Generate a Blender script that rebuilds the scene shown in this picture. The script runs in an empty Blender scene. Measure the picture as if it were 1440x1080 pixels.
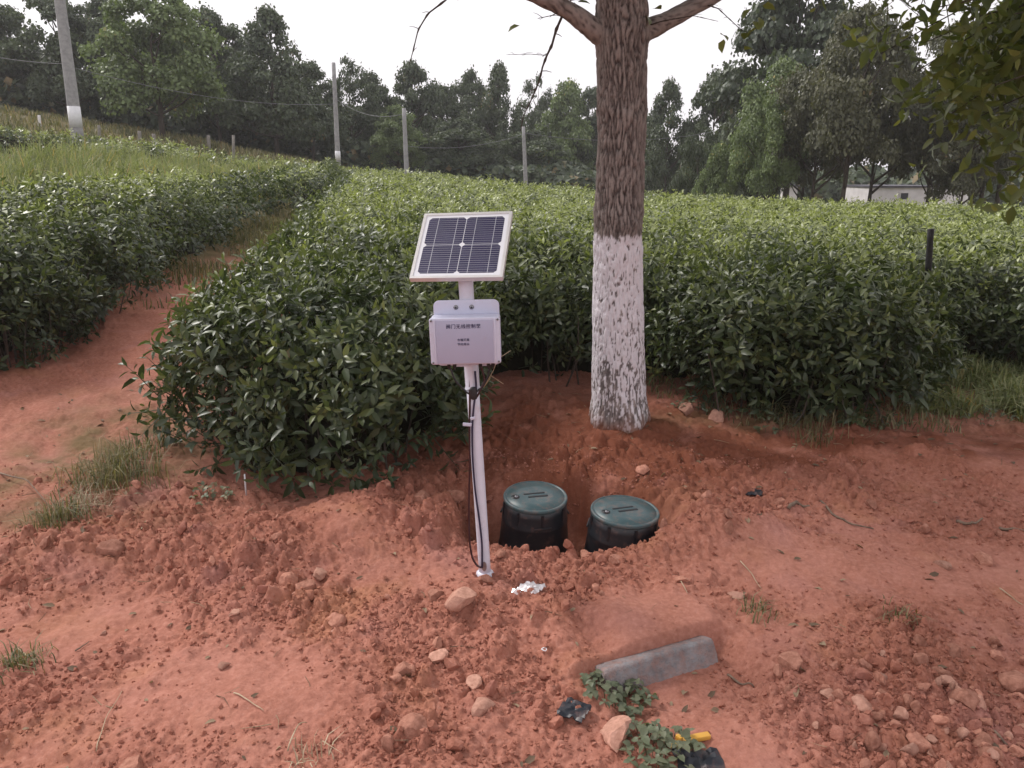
import bpy, bmesh, math, random
import numpy as np

# ------------------------------------------------------------------ camera, world, sun, exposure
SC = bpy.context.scene
COL = SC.collection
PITCH = math.radians(15.5)
FPX = 1082.0
EYE = np.array([0.0, 0.0, 1.6])
cam_d = bpy.data.cameras.new('camera')
cam_d.sensor_fit = 'HORIZONTAL'
cam_d.angle_x = 2 * math.atan(720 / FPX)
cam_d.clip_start = 0.05
cam_d.clip_end = 1500
cam = bpy.data.objects.new('camera', cam_d)
COL.objects.link(cam)
cam.location = EYE
cam.rotation_euler = (math.pi / 2 - PITCH, 0, 0)
SC.camera = cam

SUN_EL, SUN_AZ = math.radians(46), math.radians(-55)      # azimuth from +Y, negative to the left
world = bpy.data.worlds.new('World')
SC.world = world
world.use_nodes = True
nt = world.node_tree
nt.nodes.clear()
sky = nt.nodes.new('ShaderNodeTexSky')
sky.sky_type = 'NISHITA'
sky.sun_disc = False
sky.sun_elevation = SUN_EL
sky.sun_rotation = SUN_AZ
sky.dust_density = 4.0
hs = nt.nodes.new('ShaderNodeHueSaturation')
hs.inputs['Saturation'].default_value = 0.12
mixs = nt.nodes.new('ShaderNodeMix')
mixs.data_type = 'RGBA'
mixs.inputs[0].default_value = 0.7
mixs.inputs[7].default_value = (9.4, 9.0, 9.35, 1)          # even overcast cloud
bg = nt.nodes.new('ShaderNodeBackground')
bg.inputs['Strength'].default_value = 0.08
wo = nt.nodes.new('ShaderNodeOutputWorld')
nt.links.new(sky.outputs[0], hs.inputs['Color'])
nt.links.new(hs.outputs[0], mixs.inputs[6])
nt.links.new(mixs.outputs[2], bg.inputs['Color'])
nt.links.new(bg.outputs[0], wo.inputs[0])

sun_d = bpy.data.lights.new('sun', 'SUN')
sun_d.energy = 1.5
sun_d.angle = math.radians(12)
sun_d.color = (1.0, 0.95, 0.90)
sun = bpy.data.objects.new('sun', sun_d)
COL.objects.link(sun)
sun.rotation_euler = (math.pi / 2 - SUN_EL, 0, math.pi - SUN_AZ)
sun.location = (0, 0, 30)

SC.view_settings.view_transform = 'Standard'
SC.view_settings.look = 'None'
SC.view_settings.exposure = 0.84
SC.view_settings.gamma = 1
SC.view_settings.use_curve_mapping = False
SC.cycles.use_denoising = True
SC.cycles.max_bounces = 8
SC.cycles.volume_bounces = 1
SC.cycles.transparent_max_bounces = 12

RNG = np.random.default_rng(7)
random.seed(7)
cp, sp = math.cos(PITCH), math.sin(PITCH)

# ------------------------------------------------------------------ noise
def h32(ix, iy, iz, seed):
    a = (ix.astype(np.int64) * 374761393 + iy.astype(np.int64) * 668265263 + iz * 2147483647 + seed * 1274126177) & 0xFFFFFFFF
    a = ((a ^ (a >> 13)) * 1274126177) & 0xFFFFFFFF
    a = ((a ^ (a >> 15)) * 2246822519) & 0xFFFFFFFF
    return (a ^ (a >> 16)) & 0xFFFFFFFF

def r01(ix, iy, seed):
    return h32(ix, iy, 0, seed) / 4294967296.0

def perlin(x, y, seed=0):
    x = np.asarray(x, float); y = np.asarray(y, float)
    ix, iy = np.floor(x).astype(np.int64), np.floor(y).astype(np.int64)
    fx, fy = x - ix, y - iy
    ux, uy = fx * fx * fx * (fx * (fx * 6 - 15) + 10), fy * fy * fy * (fy * (fy * 6 - 15) + 10)
    def g(dx, dy):
        a = r01(ix + dx, iy + dy, seed) * 2 * math.pi
        return np.cos(a) * (fx - dx) + np.sin(a) * (fy - dy)
    n0 = g(0, 0) + ux * (g(1, 0) - g(0, 0))
    n1 = g(0, 1) + ux * (g(1, 1) - g(0, 1))
    return (n0 + uy * (n1 - n0)) * 1.4

def perlin3(x, y, z, seed=0):
    ix, iy, iz = [np.floor(a).astype(np.int64) for a in (x, y, z)]
    fx, fy, fz = x - ix, y - iy, z - iz
    s = lambda t: t * t * t * (t * (t * 6 - 15) + 10)
    ux, uy, uz = s(fx), s(fy), s(fz)
    def g(a, b, c):
        h = h32(ix + a, iy + b, (iz + c).astype(np.int64), seed)
        t = (h & 0xFFFF) / 65536.0 * 2 * math.pi
        w = ((h >> 16) & 0xFFFF) / 32768.0 - 1
        q = np.sqrt(np.maximum(0, 1 - w * w))
        return q * np.cos(t) * (fx - a) + q * np.sin(t) * (fy - b) + w * (fz - c)
    l = lambda a, b, t: a + t * (b - a)
    return l(l(l(g(0,0,0), g(1,0,0), ux), l(g(0,1,0), g(1,1,0), ux), uy),
             l(l(g(0,0,1), g(1,0,1), ux), l(g(0,1,1), g(1,1,1), ux), uy), uz) * 1.5

def fbm(x, y, f, o, seed=0, gain=0.5):
    s, a = 0, 1
    for k in range(o):
        s = s + a * perlin(x * f, y * f, seed + k * 17)
        a *= gain; f *= 2.03
    return s

def lumps(x, y, cell, seed, prob=0.7, rmin=0.3, rmax=0.62):
    gx, gy = x / cell, y / cell
    ix, iy = np.floor(gx).astype(np.int64), np.floor(gy).astype(np.int64)
    out = np.zeros_like(gx)
    for dx in (-1, 0, 1):
        for dy in (-1, 0, 1):
            a, b = ix + dx, iy + dy
            cx, cy = a + r01(a, b, seed), b + r01(a, b, seed + 1)
            r = rmin + (rmax - rmin) * r01(a, b, seed + 2) ** 2
            on = r01(a, b, seed + 3) < prob
            st = 0.7 + 0.6 * r01(a, b, seed + 4)
            d2 = ((gx - cx) * st) ** 2 + ((gy - cy) / st) ** 2
            hgt = np.minimum(np.maximum(0, r * r - d2) / r * 1.15, r * .7) * on
            out = np.maximum(out, hgt)
    return out * cell

def sstep(a, b, x):
    t = np.clip((x - a) / (b - a), 0, 1)
    return t * t * (3 - 2 * t)

# ------------------------------------------------------------------ projection helpers
def raydir(u, v):
    a, b = (u - 720) / FPX, (540 - v) / FPX
    d = np.array([a, cp + b * sp, -sp + b * cp])
    return d

def gp(u, v, z=0.0):                      # point of the pixel's ray at height z
    d = raydir(u, v)
    return EYE + d * ((z - EYE[2]) / d[2])

def dp(u, v, dist):                       # point of the pixel's ray at horizontal distance dist (along +Y)
    d = raydir(u, v)
    return EYE + d * (dist / d[1])

# ------------------------------------------------------------------ terrain
_U = np.array([-500, 0, 200, 350, 480, 600, 720, 850, 1000, 1200, 1440, 1900.])
_Z = np.array([4.6, 4.1, 3.3, 2.5, 1.6, 0.8, 0.35, 0.05, -0.12, -0.25, -0.3, -0.4])
_A = np.arctan((_U - 720) / 1123.0)

def smooth_h(x, y):
    x = np.asarray(x, float); y = np.asarray(y, float)
    ang = np.arctan2(x, y)
    d = np.hypot(x, y)
    zf = np.interp(ang, _A, _Z)
    back = sstep(math.radians(70), math.radians(130), np.abs(ang))
    zf = zf * (1 - back)
    t = np.clip((d - 5) / 35, 0, 1)
    t = t * (1 - 0.12 * (1 - t)) + 0.25 * (1 - np.exp(-np.maximum(0, d - 40) / 40))
    return zf * t - 1.0 * sstep(24.5, 31, d) * sstep(.10, .24, ang) * sstep(1.6, 1.2, ang)

def at(u, v, off=0.0, dmin=1.5, dmax=120):
    d = raydir(u, v)
    t = np.geomspace(dmin, dmax, 6000)
    P = EYE[None] + d[None] * t[:, None]
    below = P[:, 2] < smooth_h(P[:, 0], P[:, 1]) + off
    i = int(np.argmax(below)) if below.any() else len(t) - 1
    return P[i]

def G(x, y, cx, cy, rx, ry, rot=0.0, p=2):
    c, s = math.cos(rot), math.sin(rot)
    dx, dy = x - cx, y - cy
    a, b = (dx * c + dy * s) / rx, (-dx * s + dy * c) / ry
    return np.exp(-(np.abs(a * a + b * b)) ** (p / 2))

ROUGH = [(280, 790, 190, 50, 1.0), (440, 850, 90, 45, 1.0), (640, 880, 120, 50, .8), (600, 950, 90, 50, .6), (1290, 1000, 190, 90, 1.1),
         (1030, 860, 90, 60, .7), (1080, 700, 150, 40, .6), (950, 725, 60, 40, .8), (830, 880, 40, 50, 1.0), (600, 730, 70, 45, .9),
         (800, 640, 200, 60, .9), (830, 755, 170, 60, .7), (620, 700, 60, 60, .6), (1150, 660, 160, 35, .6), (80, 980, 90, 60, .7), (560, 1050, 120, 40, .6), (760, 800, 80, 25, .9), (100, 760, 90, 40, .6),
         (1280, 870, 120, 60, .45), (1350, 720, 150, 50, .4), (250, 720, 120, 40, .7), (740, 960, 60, 60, .5), (60, 560, 120, 50, .35), (180, 470, 70, 60, .7), (80, 680, 120, 50, .5)]
SMOOTH = [(300, 950, 150, 80, .9), (930, 860, 100, 45, .9), (1110, 800, 130, 60, .7), (1010, 1020, 80, 90, .8), (60, 880, 110, 60, .6),
          (520, 810, 90, 25, .7), (760, 1050, 60, 40, .4), (925, 900, 130, 34, .97), (925, 890, 100, 30, .9), (965, 955, 80, 30, .7), (420, 990, 90, 60, .6), (1340, 830, 90, 40, .5), (80, 620, 110, 90, .5)]
def _ell(L):
    out = []
    for u, v, ru, rv, w in L:
        c = gp(u, v); e = gp(u + ru, v); f0 = gp(u, v - rv); f1 = gp(u, v + rv)
        out.append((c[0], c[1], abs(e[0] - c[0]), abs(f0[1] - f1[1]) / 2, w))
    return out
ROUGH, SMOOTH = _ell(ROUGH), _ell(SMOOTH)

def rough_mask(x, y):
    m = 0.32 + 0.62 * fbm(x, y, 2.3, 4, 5)
    for cx, cy, rx, ry, w in ROUGH:
        m = m + w * G(x, y, cx, cy, rx, ry)
    for cx, cy, rx, ry, w in SMOOTH:
        m = m * (1 - w * G(x, y, cx, cy, rx, ry))
    return np.clip(m, 0.04, 1.25)

SLAB = [gp(852, 940, .03), gp(1003, 896, .03)]
def near_shape(x, y):
    z = 0.0 * x
    z = z - 0.30 * G(x, y, 0.29, 3.44, 0.49, 0.33, -0.10, 6)          # the pit round the valve boxes
    z = z + 0.13 * G(x, y, 0.90, 3.13, 0.32, 0.20, 0.5)              # mound right of the boxes
    z = z + 0.02 * G(x, y, 0.15, 2.95, 0.34, 0.09, 0.05)              # berm in front of the pit
    st = sstep(-0.20, -0.28, x + 0.03 * perlin(x * 9, y * 9, 3))
    z = z + 0.10 * G(x, y, -0.55, 3.34, 0.46, 0.25, 0.0, 3) * st      # dug soil block left of the post
    z = z - 0.10 * G(x, y, -0.17, 3.55, 0.08, 0.40, 0.0, 3)           # narrow trench behind the post
    z = z + 0.07 * G(x, y, -1.4, 3.05, 0.9, 0.16, 0.08)               # ridge of loose soil
    z = z + 0.05 * G(x, y, 0.0, 2.55, 0.5, 0.12, -0.1)
    z = z + 0.08 * sstep(4.0, 5.4, y) * sstep(-1.2, -0.2, x) * sstep(3.2, 2.0, x)   # bank rising to the tree
    z = z + 0.02 * G(x, y, 0.69, 4.73, 0.4, 0.35)
    z = z - 0.05 * G(x, y, 0.28, 2.42, 0.07, 0.17, 0.2)               # rut
    # step at the buried concrete slab: earth stands level with its top behind it
    ax, ay = SLAB[0][0], SLAB[0][1]; bx, by = SLAB[1][0], SLAB[1][1]
    L = math.hypot(bx - ax, by - ay); tx, ty = (bx - ax) / L, (by - ay) / L
    s = (x - ax) * tx + (y - ay) * ty; n = -(x - ax) * ty + (y - ay) * tx
    z = z + 0.038 * sstep(-0.2, -0.04, s) * sstep(L + 0.20, L + 0.06, s) * sstep(0.02, 0.06, n + .012 * perlin(x * 25, y * 25, 97)) * sstep(0.55, 0.15, n)
    z = z - 0.055 * sstep(-0.08, 0.03, s) * sstep(L + 0.14, L + .02, s) * sstep(0.085, 0.045, n) * sstep(-0.42, -0.12, n)
    z = z - 0.05 * sstep(2.2, 1.6, y) * sstep(0.4, 1.3, x)
    return z

def Hfull(x, y):
    x = np.asarray(x, float); y = np.asarray(y, float)
    d = np.hypot(x, y)
    z = smooth_h(x, y) + near_shape(x, y)
    nf = np.clip(1.6 - d / 9, 0, 1)
    m = rough_mask(x, y)
    wx, wy = x + 0.02 * perlin(x * 14, y * 14, 91), y + 0.02 * perlin(x * 14, y * 14, 92)
    flat = 1 - .9 * G(x, y, *((SLAB[0] + SLAB[1])[:2] / 2), .36, .26, 0, 3)
    z = z + nf * flat * (0.045 * fbm(x, y, 1.1, 2, 11) + 0.018 * fbm(x, y, 4.2, 3, 21))
    z = z + nf * m * (0.85 * lumps(wx, wy, 0.105, 31, .25) + 1.0 * lumps(wx, wy, 0.056, 41, .55) + 1.15 * lumps(wx, wy, 0.028, 51, .6))
    z = z + nf * (0.3 + 0.7 * np.minimum(m, 1)) * (0.95 * lumps(x, y, 0.0145, 61, .55) + 0.006 * fbm(x, y, 34, 3, 71))
    z = z + 0.06 * (1 - nf) * fbm(x, y, 0.35, 3, 81)
    return z

# ------------------------------------------------------------------ mesh helpers
def tri_mesh(name, V, F, smooth=True, tint=None, mats=None, midx=None):
    V = np.ascontiguousarray(V, np.float32); F = np.ascontiguousarray(F, np.int32)
    me = bpy.data.meshes.new(name)
    me.vertices.add(len(V)); me.vertices.foreach_set('co', V.ravel())
    k = F.shape[1]
    me.loops.add(F.size); me.loops.foreach_set('vertex_index', F.ravel())
    me.polygons.add(len(F))
    me.polygons.foreach_set('loop_start', np.arange(0, F.size, k, dtype=np.int32))
    me.polygons.foreach_set('use_smooth', np.full(len(F), bool(smooth)))
    for m in (mats or []):
        me.materials.append(m)
    if midx is not None:
        me.polygons.foreach_set('material_index', np.ascontiguousarray(midx, np.int32))
    if tint is not None:
        a = me.color_attributes.new('tint', 'FLOAT_COLOR', 'POINT')
        t4 = np.ones((len(V), 4), np.float32); t4[:, :tint.shape[1]] = tint
        a.data.foreach_set('color', t4.ravel())
    me.update(calc_edges=True)
    return me

def link(name, me, parent=None, loc=(0, 0, 0), rot=(0, 0, 0), scale=(1, 1, 1)):
    o = bpy.data.objects.new(name, me)
    COL.objects.link(o)
    o.location = loc; o.rotation_euler = rot; o.scale = scale
    if parent is not None:
        o.parent = parent
    return o

def tag(o, label=None, cat=None, group=None, kind=None):
    if label: o['label'] = label
    if cat: o['category'] = cat
    if group: o['group'] = group
    if kind: o['kind'] = kind
    return o

def empty(name, loc, label, cat, group=None, rot=(0, 0, 0)):
    o = link(name, None, None, loc, rot)
    o.empty_display_size = 0.1
    return tag(o, label, cat, group)

class MB:
    def __init__(s): s.V, s.F, s.T, s.n = [], [], [], 0
    def add(s, V, F, tint=None):
        V = np.asarray(V, float); s.V.append(V); s.F.append(np.asarray(F, int) + s.n); s.n += len(V)
        s.T.append(np.zeros((len(V), 3)) if tint is None else np.broadcast_to(np.asarray(tint, float), (len(V), 3)))
        return s
    def tube(s, pts, r, n=8, tint=None, cap=True):
        P = np.asarray(pts, float); m = len(P)
        r = np.broadcast_to(np.asarray(r, float), (m,))
        T = np.gradient(P, axis=0); T /= np.linalg.norm(T, axis=1)[:, None] + 1e-12
        ref = np.array([0.31, 0.95, 0.05]) if abs(T[0][2]) > .7 else np.array([0, 0.05, 1.])
        N = np.cross(T, ref); N /= np.linalg.norm(N, axis=1)[:, None]
        B = np.cross(T, N)
        a = np.linspace(0, 2 * math.pi, n, endpoint=False)
        V = P[:, None] + r[:, None, None] * (np.cos(a)[None, :, None] * N[:, None] + np.sin(a)[None, :, None] * B[:, None])
        V = V.reshape(-1, 3)
        F = []
        for i in range(m - 1):
            for j in range(n):
                k = (j + 1) % n
                F += [(i*n+j, i*n+k, (i+1)*n+k), (i*n+j, (i+1)*n+k, (i+1)*n+j)]
        if cap:
            V = np.vstack([V, P[0], P[-1]])
            for j in range(n):
                k = (j + 1) % n
                F += [(m*n, k, j), (m*n+1, (m-1)*n+j, (m-1)*n+k)]
        return s.add(V, F, tint)
    def box(s, c, size, R=None, tint=None):
        q = np.array([(x, y, z) for x in (-.5, .5) for y in (-.5, .5) for z in (-.5, .5)]) * np.asarray(size, float)
        if R is not None: q = q @ np.asarray(R).T
        F = [(0,1,3),(0,3,2),(4,6,7),(4,7,5),(0,4,5),(0,5,1),(2,3,7),(2,7,6),(0,2,6),(0,6,4),(1,5,7),(1,7,3)]
        return s.add(q + np.asarray(c, float), F, tint)
    def lathe(s, prof, n=32, c=(0, 0, 0), tint=None):
        prof = np.asarray(prof, float); m = len(prof)
        a = np.linspace(0, 2 * math.pi, n, endpoint=False)
        V = np.stack([prof[:, None, 0] * np.cos(a), prof[:, None, 0] * np.sin(a), np.broadcast_to(prof[:, None, 1], (m, n))], -1).reshape(-1, 3) + np.asarray(c, float)
        F = []
        for i in range(m - 1):
            for j in range(n):
                k = (j + 1) % n
                F += [(i*n+j, i*n+k, (i+1)*n+k), (i*n+j, (i+1)*n+k, (i+1)*n+j)]
        return s.add(V, F, tint)
    def build(s, name, mat, parent=None, smooth=False, **kw):
        me = tri_mesh(name, np.vstack(s.V), np.vstack(s.F), smooth, np.vstack(s.T), [mat])
        return link(name, me, parent, **kw)

def bevel_box(name, size, mat, parent, loc=(0, 0, 0), rot=(0, 0, 0), w=0.004, seg=3, vertical=None):
    bm = bmesh.new()
    bmesh.ops.create_cube(bm, size=1)
    bmesh.ops.scale(bm, vec=size, verts=bm.verts)
    if vertical:                                   # round the four edges along one axis first
        ax, rr = vertical
        ed = [e for e in bm.edges if abs((e.verts[0].co - e.verts[1].co)[ax]) > 1e-6]
        bmesh.ops.bevel(bm, geom=ed, offset=rr, segments=5, affect='EDGES', profile=.5)
        ed = [e for e in bm.edges if len(e.link_faces) == 2 and e.calc_face_angle(0) > 1.2]
    else:
        ed = bm.edges[:]
    bmesh.ops.bevel(bm, geom=ed, offset=w, segments=seg, affect='EDGES', profile=.5)
    me = bpy.data.meshes.new(name); bm.to_mesh(me); bm.free()
    me.materials.append(mat)
    for p in me.polygons: p.use_smooth = True
    me.set_sharp_from_angle(angle=math.radians(40))
    return link(name, me, parent, loc, rot)

def rotm(ax, a):
    c, s = math.cos(a), math.sin(a)
    return np.array({'x': [[1,0,0],[0,c,-s],[0,s,c]], 'y': [[c,0,s],[0,1,0],[-s,0,c]], 'z': [[c,-s,0],[s,c,0],[0,0,1]]}[ax])

# ------------------------------------------------------------------ materials
def new_mat(name):
    m = bpy.data.materials.new(name); m.use_nodes = True
    n = m.node_tree
    return m, n, n.nodes['Principled BSDF'], n.nodes['Material Output']

def node(n, t, **kw):
    x = n.nodes.new(t)
    for k, v in kw.items(): setattr(x, k, v)
    return x

def mixrgb(n, fac, a, b, blend='MIX'):
    m = node(n, 'ShaderNodeMix', data_type='RGBA', blend_type=blend)
    for s, v in ((0, fac), (6, a), (7, b)):
        if hasattr(v, 'default_value') or hasattr(v, 'is_output'): n.links.new(v, m.inputs[s])
        else: m.inputs[s].default_value = v if s == 0 else (*v, 1)
    return m.outputs[2]

def ramp(n, fac, stops):
    r = node(n, 'ShaderNodeValToRGB')
    e = r.color_ramp.elements
    while len(e) < len(stops): e.new(.5)
    for i, (p, c) in enumerate(stops):
        e[i].position = p; e[i].color = (*c, 1) if len(c) == 3 else c
    n.links.new(fac, r.inputs[0])
    return r.outputs[0]

def noise(n, scale, detail=4, rough=.55, vec=None, out=0):
    t = node(n, 'ShaderNodeTexNoise')
    t.inputs['Scale'].default_value = scale; t.inputs['Detail'].default_value = detail; t.inputs['Roughness'].default_value = rough
    if vec is not None: n.links.new(vec, t.inputs['Vector'])
    return t.outputs[out]

def simple(name, a, b=None, scale=20, rough=.6, metal=0, bump=0, bscale=80, spec=.5, dust=0):
    m, n, P, O = new_mat(name)
    tc = node(n, 'ShaderNodeTexCoord').outputs['Object']
    b = b or tuple(x * .75 for x in a)
    f = noise(n, scale, 5, .6, tc)
    cc = ramp(n, f, [(.3, b), (.7, a)])
    if dust:
        k = ramp(n, noise(n, 22, 7, .72, tc), [(.62 - .25 * dust, (0, 0, 0)), (.78, (.9 * dust, .9 * dust, .9 * dust))])
        cc = mixrgb(n, k, cc, (.36, .17, .12))
    n.links.new(cc, P.inputs['Base Color'])
    P.inputs['Roughness'].default_value = rough; P.inputs['Metallic'].default_value = metal
    P.inputs['Specular IOR Level'].default_value = spec
    if bump:
        bp = node(n, 'ShaderNodeBump'); bp.inputs['Strength'].default_value = bump; bp.inputs['Distance'].default_value = .01
        n.links.new(noise(n, bscale, 5, .6, tc), bp.inputs['Height']); n.links.new(bp.outputs[0], P.inputs['Normal'])
    return m

def soil_mat():
    m, n, P, O = new_mat('red_soil')
    tc = node(n, 'ShaderNodeNewGeometry').outputs['Position']
    at_ = node(n, 'ShaderNodeAttribute', attribute_name='tint')
    sep = node(n, 'ShaderNodeSeparateColor'); n.links.new(at_.outputs['Color'], sep.inputs[0])
    big = noise(n, 1.6, 5, .6, tc)
    c = ramp(n, big, [(.3, (.20, .068, .045)), (.5, (.325, .12, .083)), (.7, (.43, .183, .138))])
    fine = noise(n, 45, 6, .7, tc)
    c = mixrgb(n, .55, c, ramp(n, fine, [(.3, (.19, .078, .052)), (.52, (.385, .168, .118)), (.75, (.58, .31, .24))]))
    pur = noise(n, 2.3, 3, .5, tc)
    c = mixrgb(n, ramp(n, pur, [(.55, (0, 0, 0)), (.75, (.5, .5, .5))]), c, (.38, .185, .172))
    och = noise(n, 3.1, 3, .5, node_shift(n, tc, 7.3))
    c = mixrgb(n, ramp(n, och, [(.58, (0, 0, 0)), (.75, (.45, .45, .45))]), c, (.44, .205, .115))
    c = mixrgb(n, sep.outputs[0], c, mixrgb(n, fine, (.11, .030, .016), (.235, .080, .043)))                 # freshly dug damp red, with the shade behind the boxes painted in
    c = mixrgb(n, sep.outputs[2], c, mixrgb(n, fine, (.37, .155, .115), (.52, .252, .198)))
    gr = mixrgb(n, fine, (.07, .075, .03), (.16, .13, .06))
    c = mixrgb(n, sep.outputs[1], c, gr)                                  # thin grass / litter cover
    spk = node(n, 'ShaderNodeTexVoronoi'); spk.inputs['Scale'].default_value = 70; n.links.new(tc, spk.inputs['Vector'])
    c = mixrgb(n, ramp(n, spk.outputs['Distance'], [(.04, (.35, .35, .35)), (.12, (0, 0, 0))]), c, (.55, .36, .28))
    n.links.new(c, P.inputs['Base Color'])
    P.inputs['Roughness'].default_value = .95; P.inputs['Specular IOR Level'].default_value = .12
    b1 = node(n, 'ShaderNodeBump'); b1.inputs['Strength'].default_value = .55; b1.inputs['Distance'].default_value = .006
    n.links.new(noise(n, 160, 5, .7, tc), b1.inputs['Height'])
    b2 = node(n, 'ShaderNodeBump'); b2.inputs['Strength'].default_value = .4; b2.inputs['Distance'].default_value = .012
    n.links.new(noise(n, 42, 4, .6, tc), b2.inputs['Height']); n.links.new(b1.outputs[0], b2.inputs['Normal'])
    n.links.new(b2.outputs[0], P.inputs['Normal'])
    return m

def node_shift(n, v, k):
    a = node(n, 'ShaderNodeVectorMath', operation='ADD'); n.links.new(v, a.inputs[0]); a.inputs[1].default_value = (k, -k, k)
    return a.outputs[0]

def clod_mat(name, lo, hi):
    m, n, P, O = new_mat(name)
    tc = node(n, 'ShaderNodeNewGeometry').outputs['Position']
    f = noise(n, 50, 6, .7, tc)
    oi = node(n, 'ShaderNodeObjectInfo').outputs['Random']
    c = ramp(n, f, [(.3, lo), (.7, hi)])
    hv = node(n, 'ShaderNodeHueSaturation'); n.links.new(c, hv.inputs['Color'])
    mp = node(n, 'ShaderNodeMapRange'); n.links.new(oi, mp.inputs[0]); mp.inputs[3].default_value = .75; mp.inputs[4].default_value = 1.25
    n.links.new(mp.outputs[0], hv.inputs['Value'])
    n.links.new(hv.outputs[0], P.inputs['Base Color'])
    P.inputs['Roughness'].default_value = .95; P.inputs['Specular IOR Level'].default_value = .15
    bp = node(n, 'ShaderNodeBump'); bp.inputs['Strength'].default_value = .6; bp.inputs['Distance'].default_value = .006
    n.links.new(noise(n, 130, 5, .7, tc), bp.inputs['Height']); n.links.new(bp.outputs[0], P.inputs['Normal'])
    return m

def leaf_mat(name, old_lo, old_hi, young, rough=.42, trans=.25, spec=.5):
    """tint R = youth of the leaf, G = own random value"""
    m, n, P, O = new_mat(name)
    a = node(n, 'ShaderNodeAttribute', attribute_name='tint')
    sep = node(n, 'ShaderNodeSeparateColor'); n.links.new(a.outputs['Color'], sep.inputs[0])
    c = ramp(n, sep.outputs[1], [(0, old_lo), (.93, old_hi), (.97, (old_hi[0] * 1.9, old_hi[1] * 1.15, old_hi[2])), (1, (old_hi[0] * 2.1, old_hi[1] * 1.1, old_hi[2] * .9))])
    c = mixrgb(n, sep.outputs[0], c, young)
    n.links.new(c, P.inputs['Base Color'])
    P.inputs['Roughness'].default_value = rough; P.inputs['Specular IOR Level'].default_value = spec
    t = node(n, 'ShaderNodeBsdfTranslucent')
    tcol = mixrgb(n, 1.0, c, (1.25, 1.35, .6), 'MULTIPLY'); n.links.new(tcol, t.inputs['Color'])
    mx = node(n, 'ShaderNodeMixShader'); mx.inputs[0].default_value = trans
    n.links.new(P.outputs[0], mx.inputs[1]); n.links.new(t.outputs[0], mx.inputs[2]); n.links.new(mx.outputs[0], O.inputs[0])
    return m

def bark_mat(name, whitewash=None, lo=(.032, .022, .022), hi=(.35, .295, .27)):
    m, n, P, O = new_mat(name)
    tc = node(n, 'ShaderNodeTexCoord').outputs['Object']
    a = node(n, 'ShaderNodeAttribute', attribute_name='tint')
    sep = node(n, 'ShaderNodeSeparateColor'); n.links.new(a.outputs['Color'], sep.inputs[0])
    f = noise(n, 60, 6, .7, tc)
    c = mixrgb(n, sep.outputs[0], hi, lo)
    c = mixrgb(n, .22, c, ramp(n, f, [(.3, lo), (.75, hi)]))
    if whitewash:
        w_ = mixrgb(n, sep.outputs[1], c, mixrgb(n, f, (.60, .55, .59), (.84, .80, .84)))
        n.links.new(mixrgb(n, sep.outputs[2], w_, (.22, .085, .05)), P.inputs['Base Color'])
    else:
        n.links.new(c, P.inputs['Base Color'])
    P.inputs['Roughness'].default_value = .9; P.inputs['Specular IOR Level'].default_value = .2
    bp = node(n, 'ShaderNodeBump'); bp.inputs['Strength'].default_value = .6; bp.inputs['Distance'].default_value = .006
    n.links.new(noise(n, 90, 5, .7, tc), bp.inputs['Height']); n.links.new(bp.outputs[0], P.inputs['Normal'])
    return m

M = {}
M['soil'] = soil_mat()
M['clod'] = clod_mat('red_soil_clod', (.25, .105, .072), (.52, .255, .185))
M['stone'] = clod_mat('pale_red_stone', (.30, .15, .108), (.53, .295, .225))
M['tea'] = leaf_mat('tea_leaf', (.016, .028, .013), (.060, .086, .036), (.33, .37, .14), .40, .25, .5)
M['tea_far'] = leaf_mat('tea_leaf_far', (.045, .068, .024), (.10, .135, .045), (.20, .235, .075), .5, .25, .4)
M['grass'] = leaf_mat('grass_blade', (.13, .165, .07), (.245, .285, .13), (.36, .35, .20), .6, .3, .3)
M['grass_dark'] = leaf_mat('dark_grass_blade', (.065, .075, .036), (.135, .14, .066), (.30, .25, .15), .6, .25, .3)
M['weed'] = leaf_mat('weed_leaf', (.06, .085, .05), (.13, .16, .095), (.2, .2, .13), .5, .25, .4)
M['tree_dark'] = leaf_mat('tree_leaf_dark', (.036, .052, .033), (.098, .128, .070), (.15, .178, .09), .5, .18, .4)
M['tree_mid'] = leaf_mat('tree_leaf_mid', (.08, .115, .048), (.19, .25, .10), (.24, .29, .12), .5, .2, .4)
M['tree_brown'] = leaf_mat('tree_leaf_brownish', (.06, .066, .038), (.125, .125, .072), (.18, .17, .09), .5, .2, .4)
M['near_leaf'] = leaf_mat('overhanging_leaf', (.05, .07, .024), (.12, .15, .05), (.24, .25, .08), .4, .38, .5)
M['wood'] = bark_mat('dull_bark', None, (.03, .024, .02), (.10, .078, .065))
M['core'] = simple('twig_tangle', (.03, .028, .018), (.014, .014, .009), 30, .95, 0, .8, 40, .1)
M['twig'] = simple('dry_twig', (.24, .17, .12), (.10, .065, .05), 30, .9, 0, .3)
M['straw'] = simple('dry_straw', (.50, .40, .28), (.32, .24, .15), 30, .8)

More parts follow.
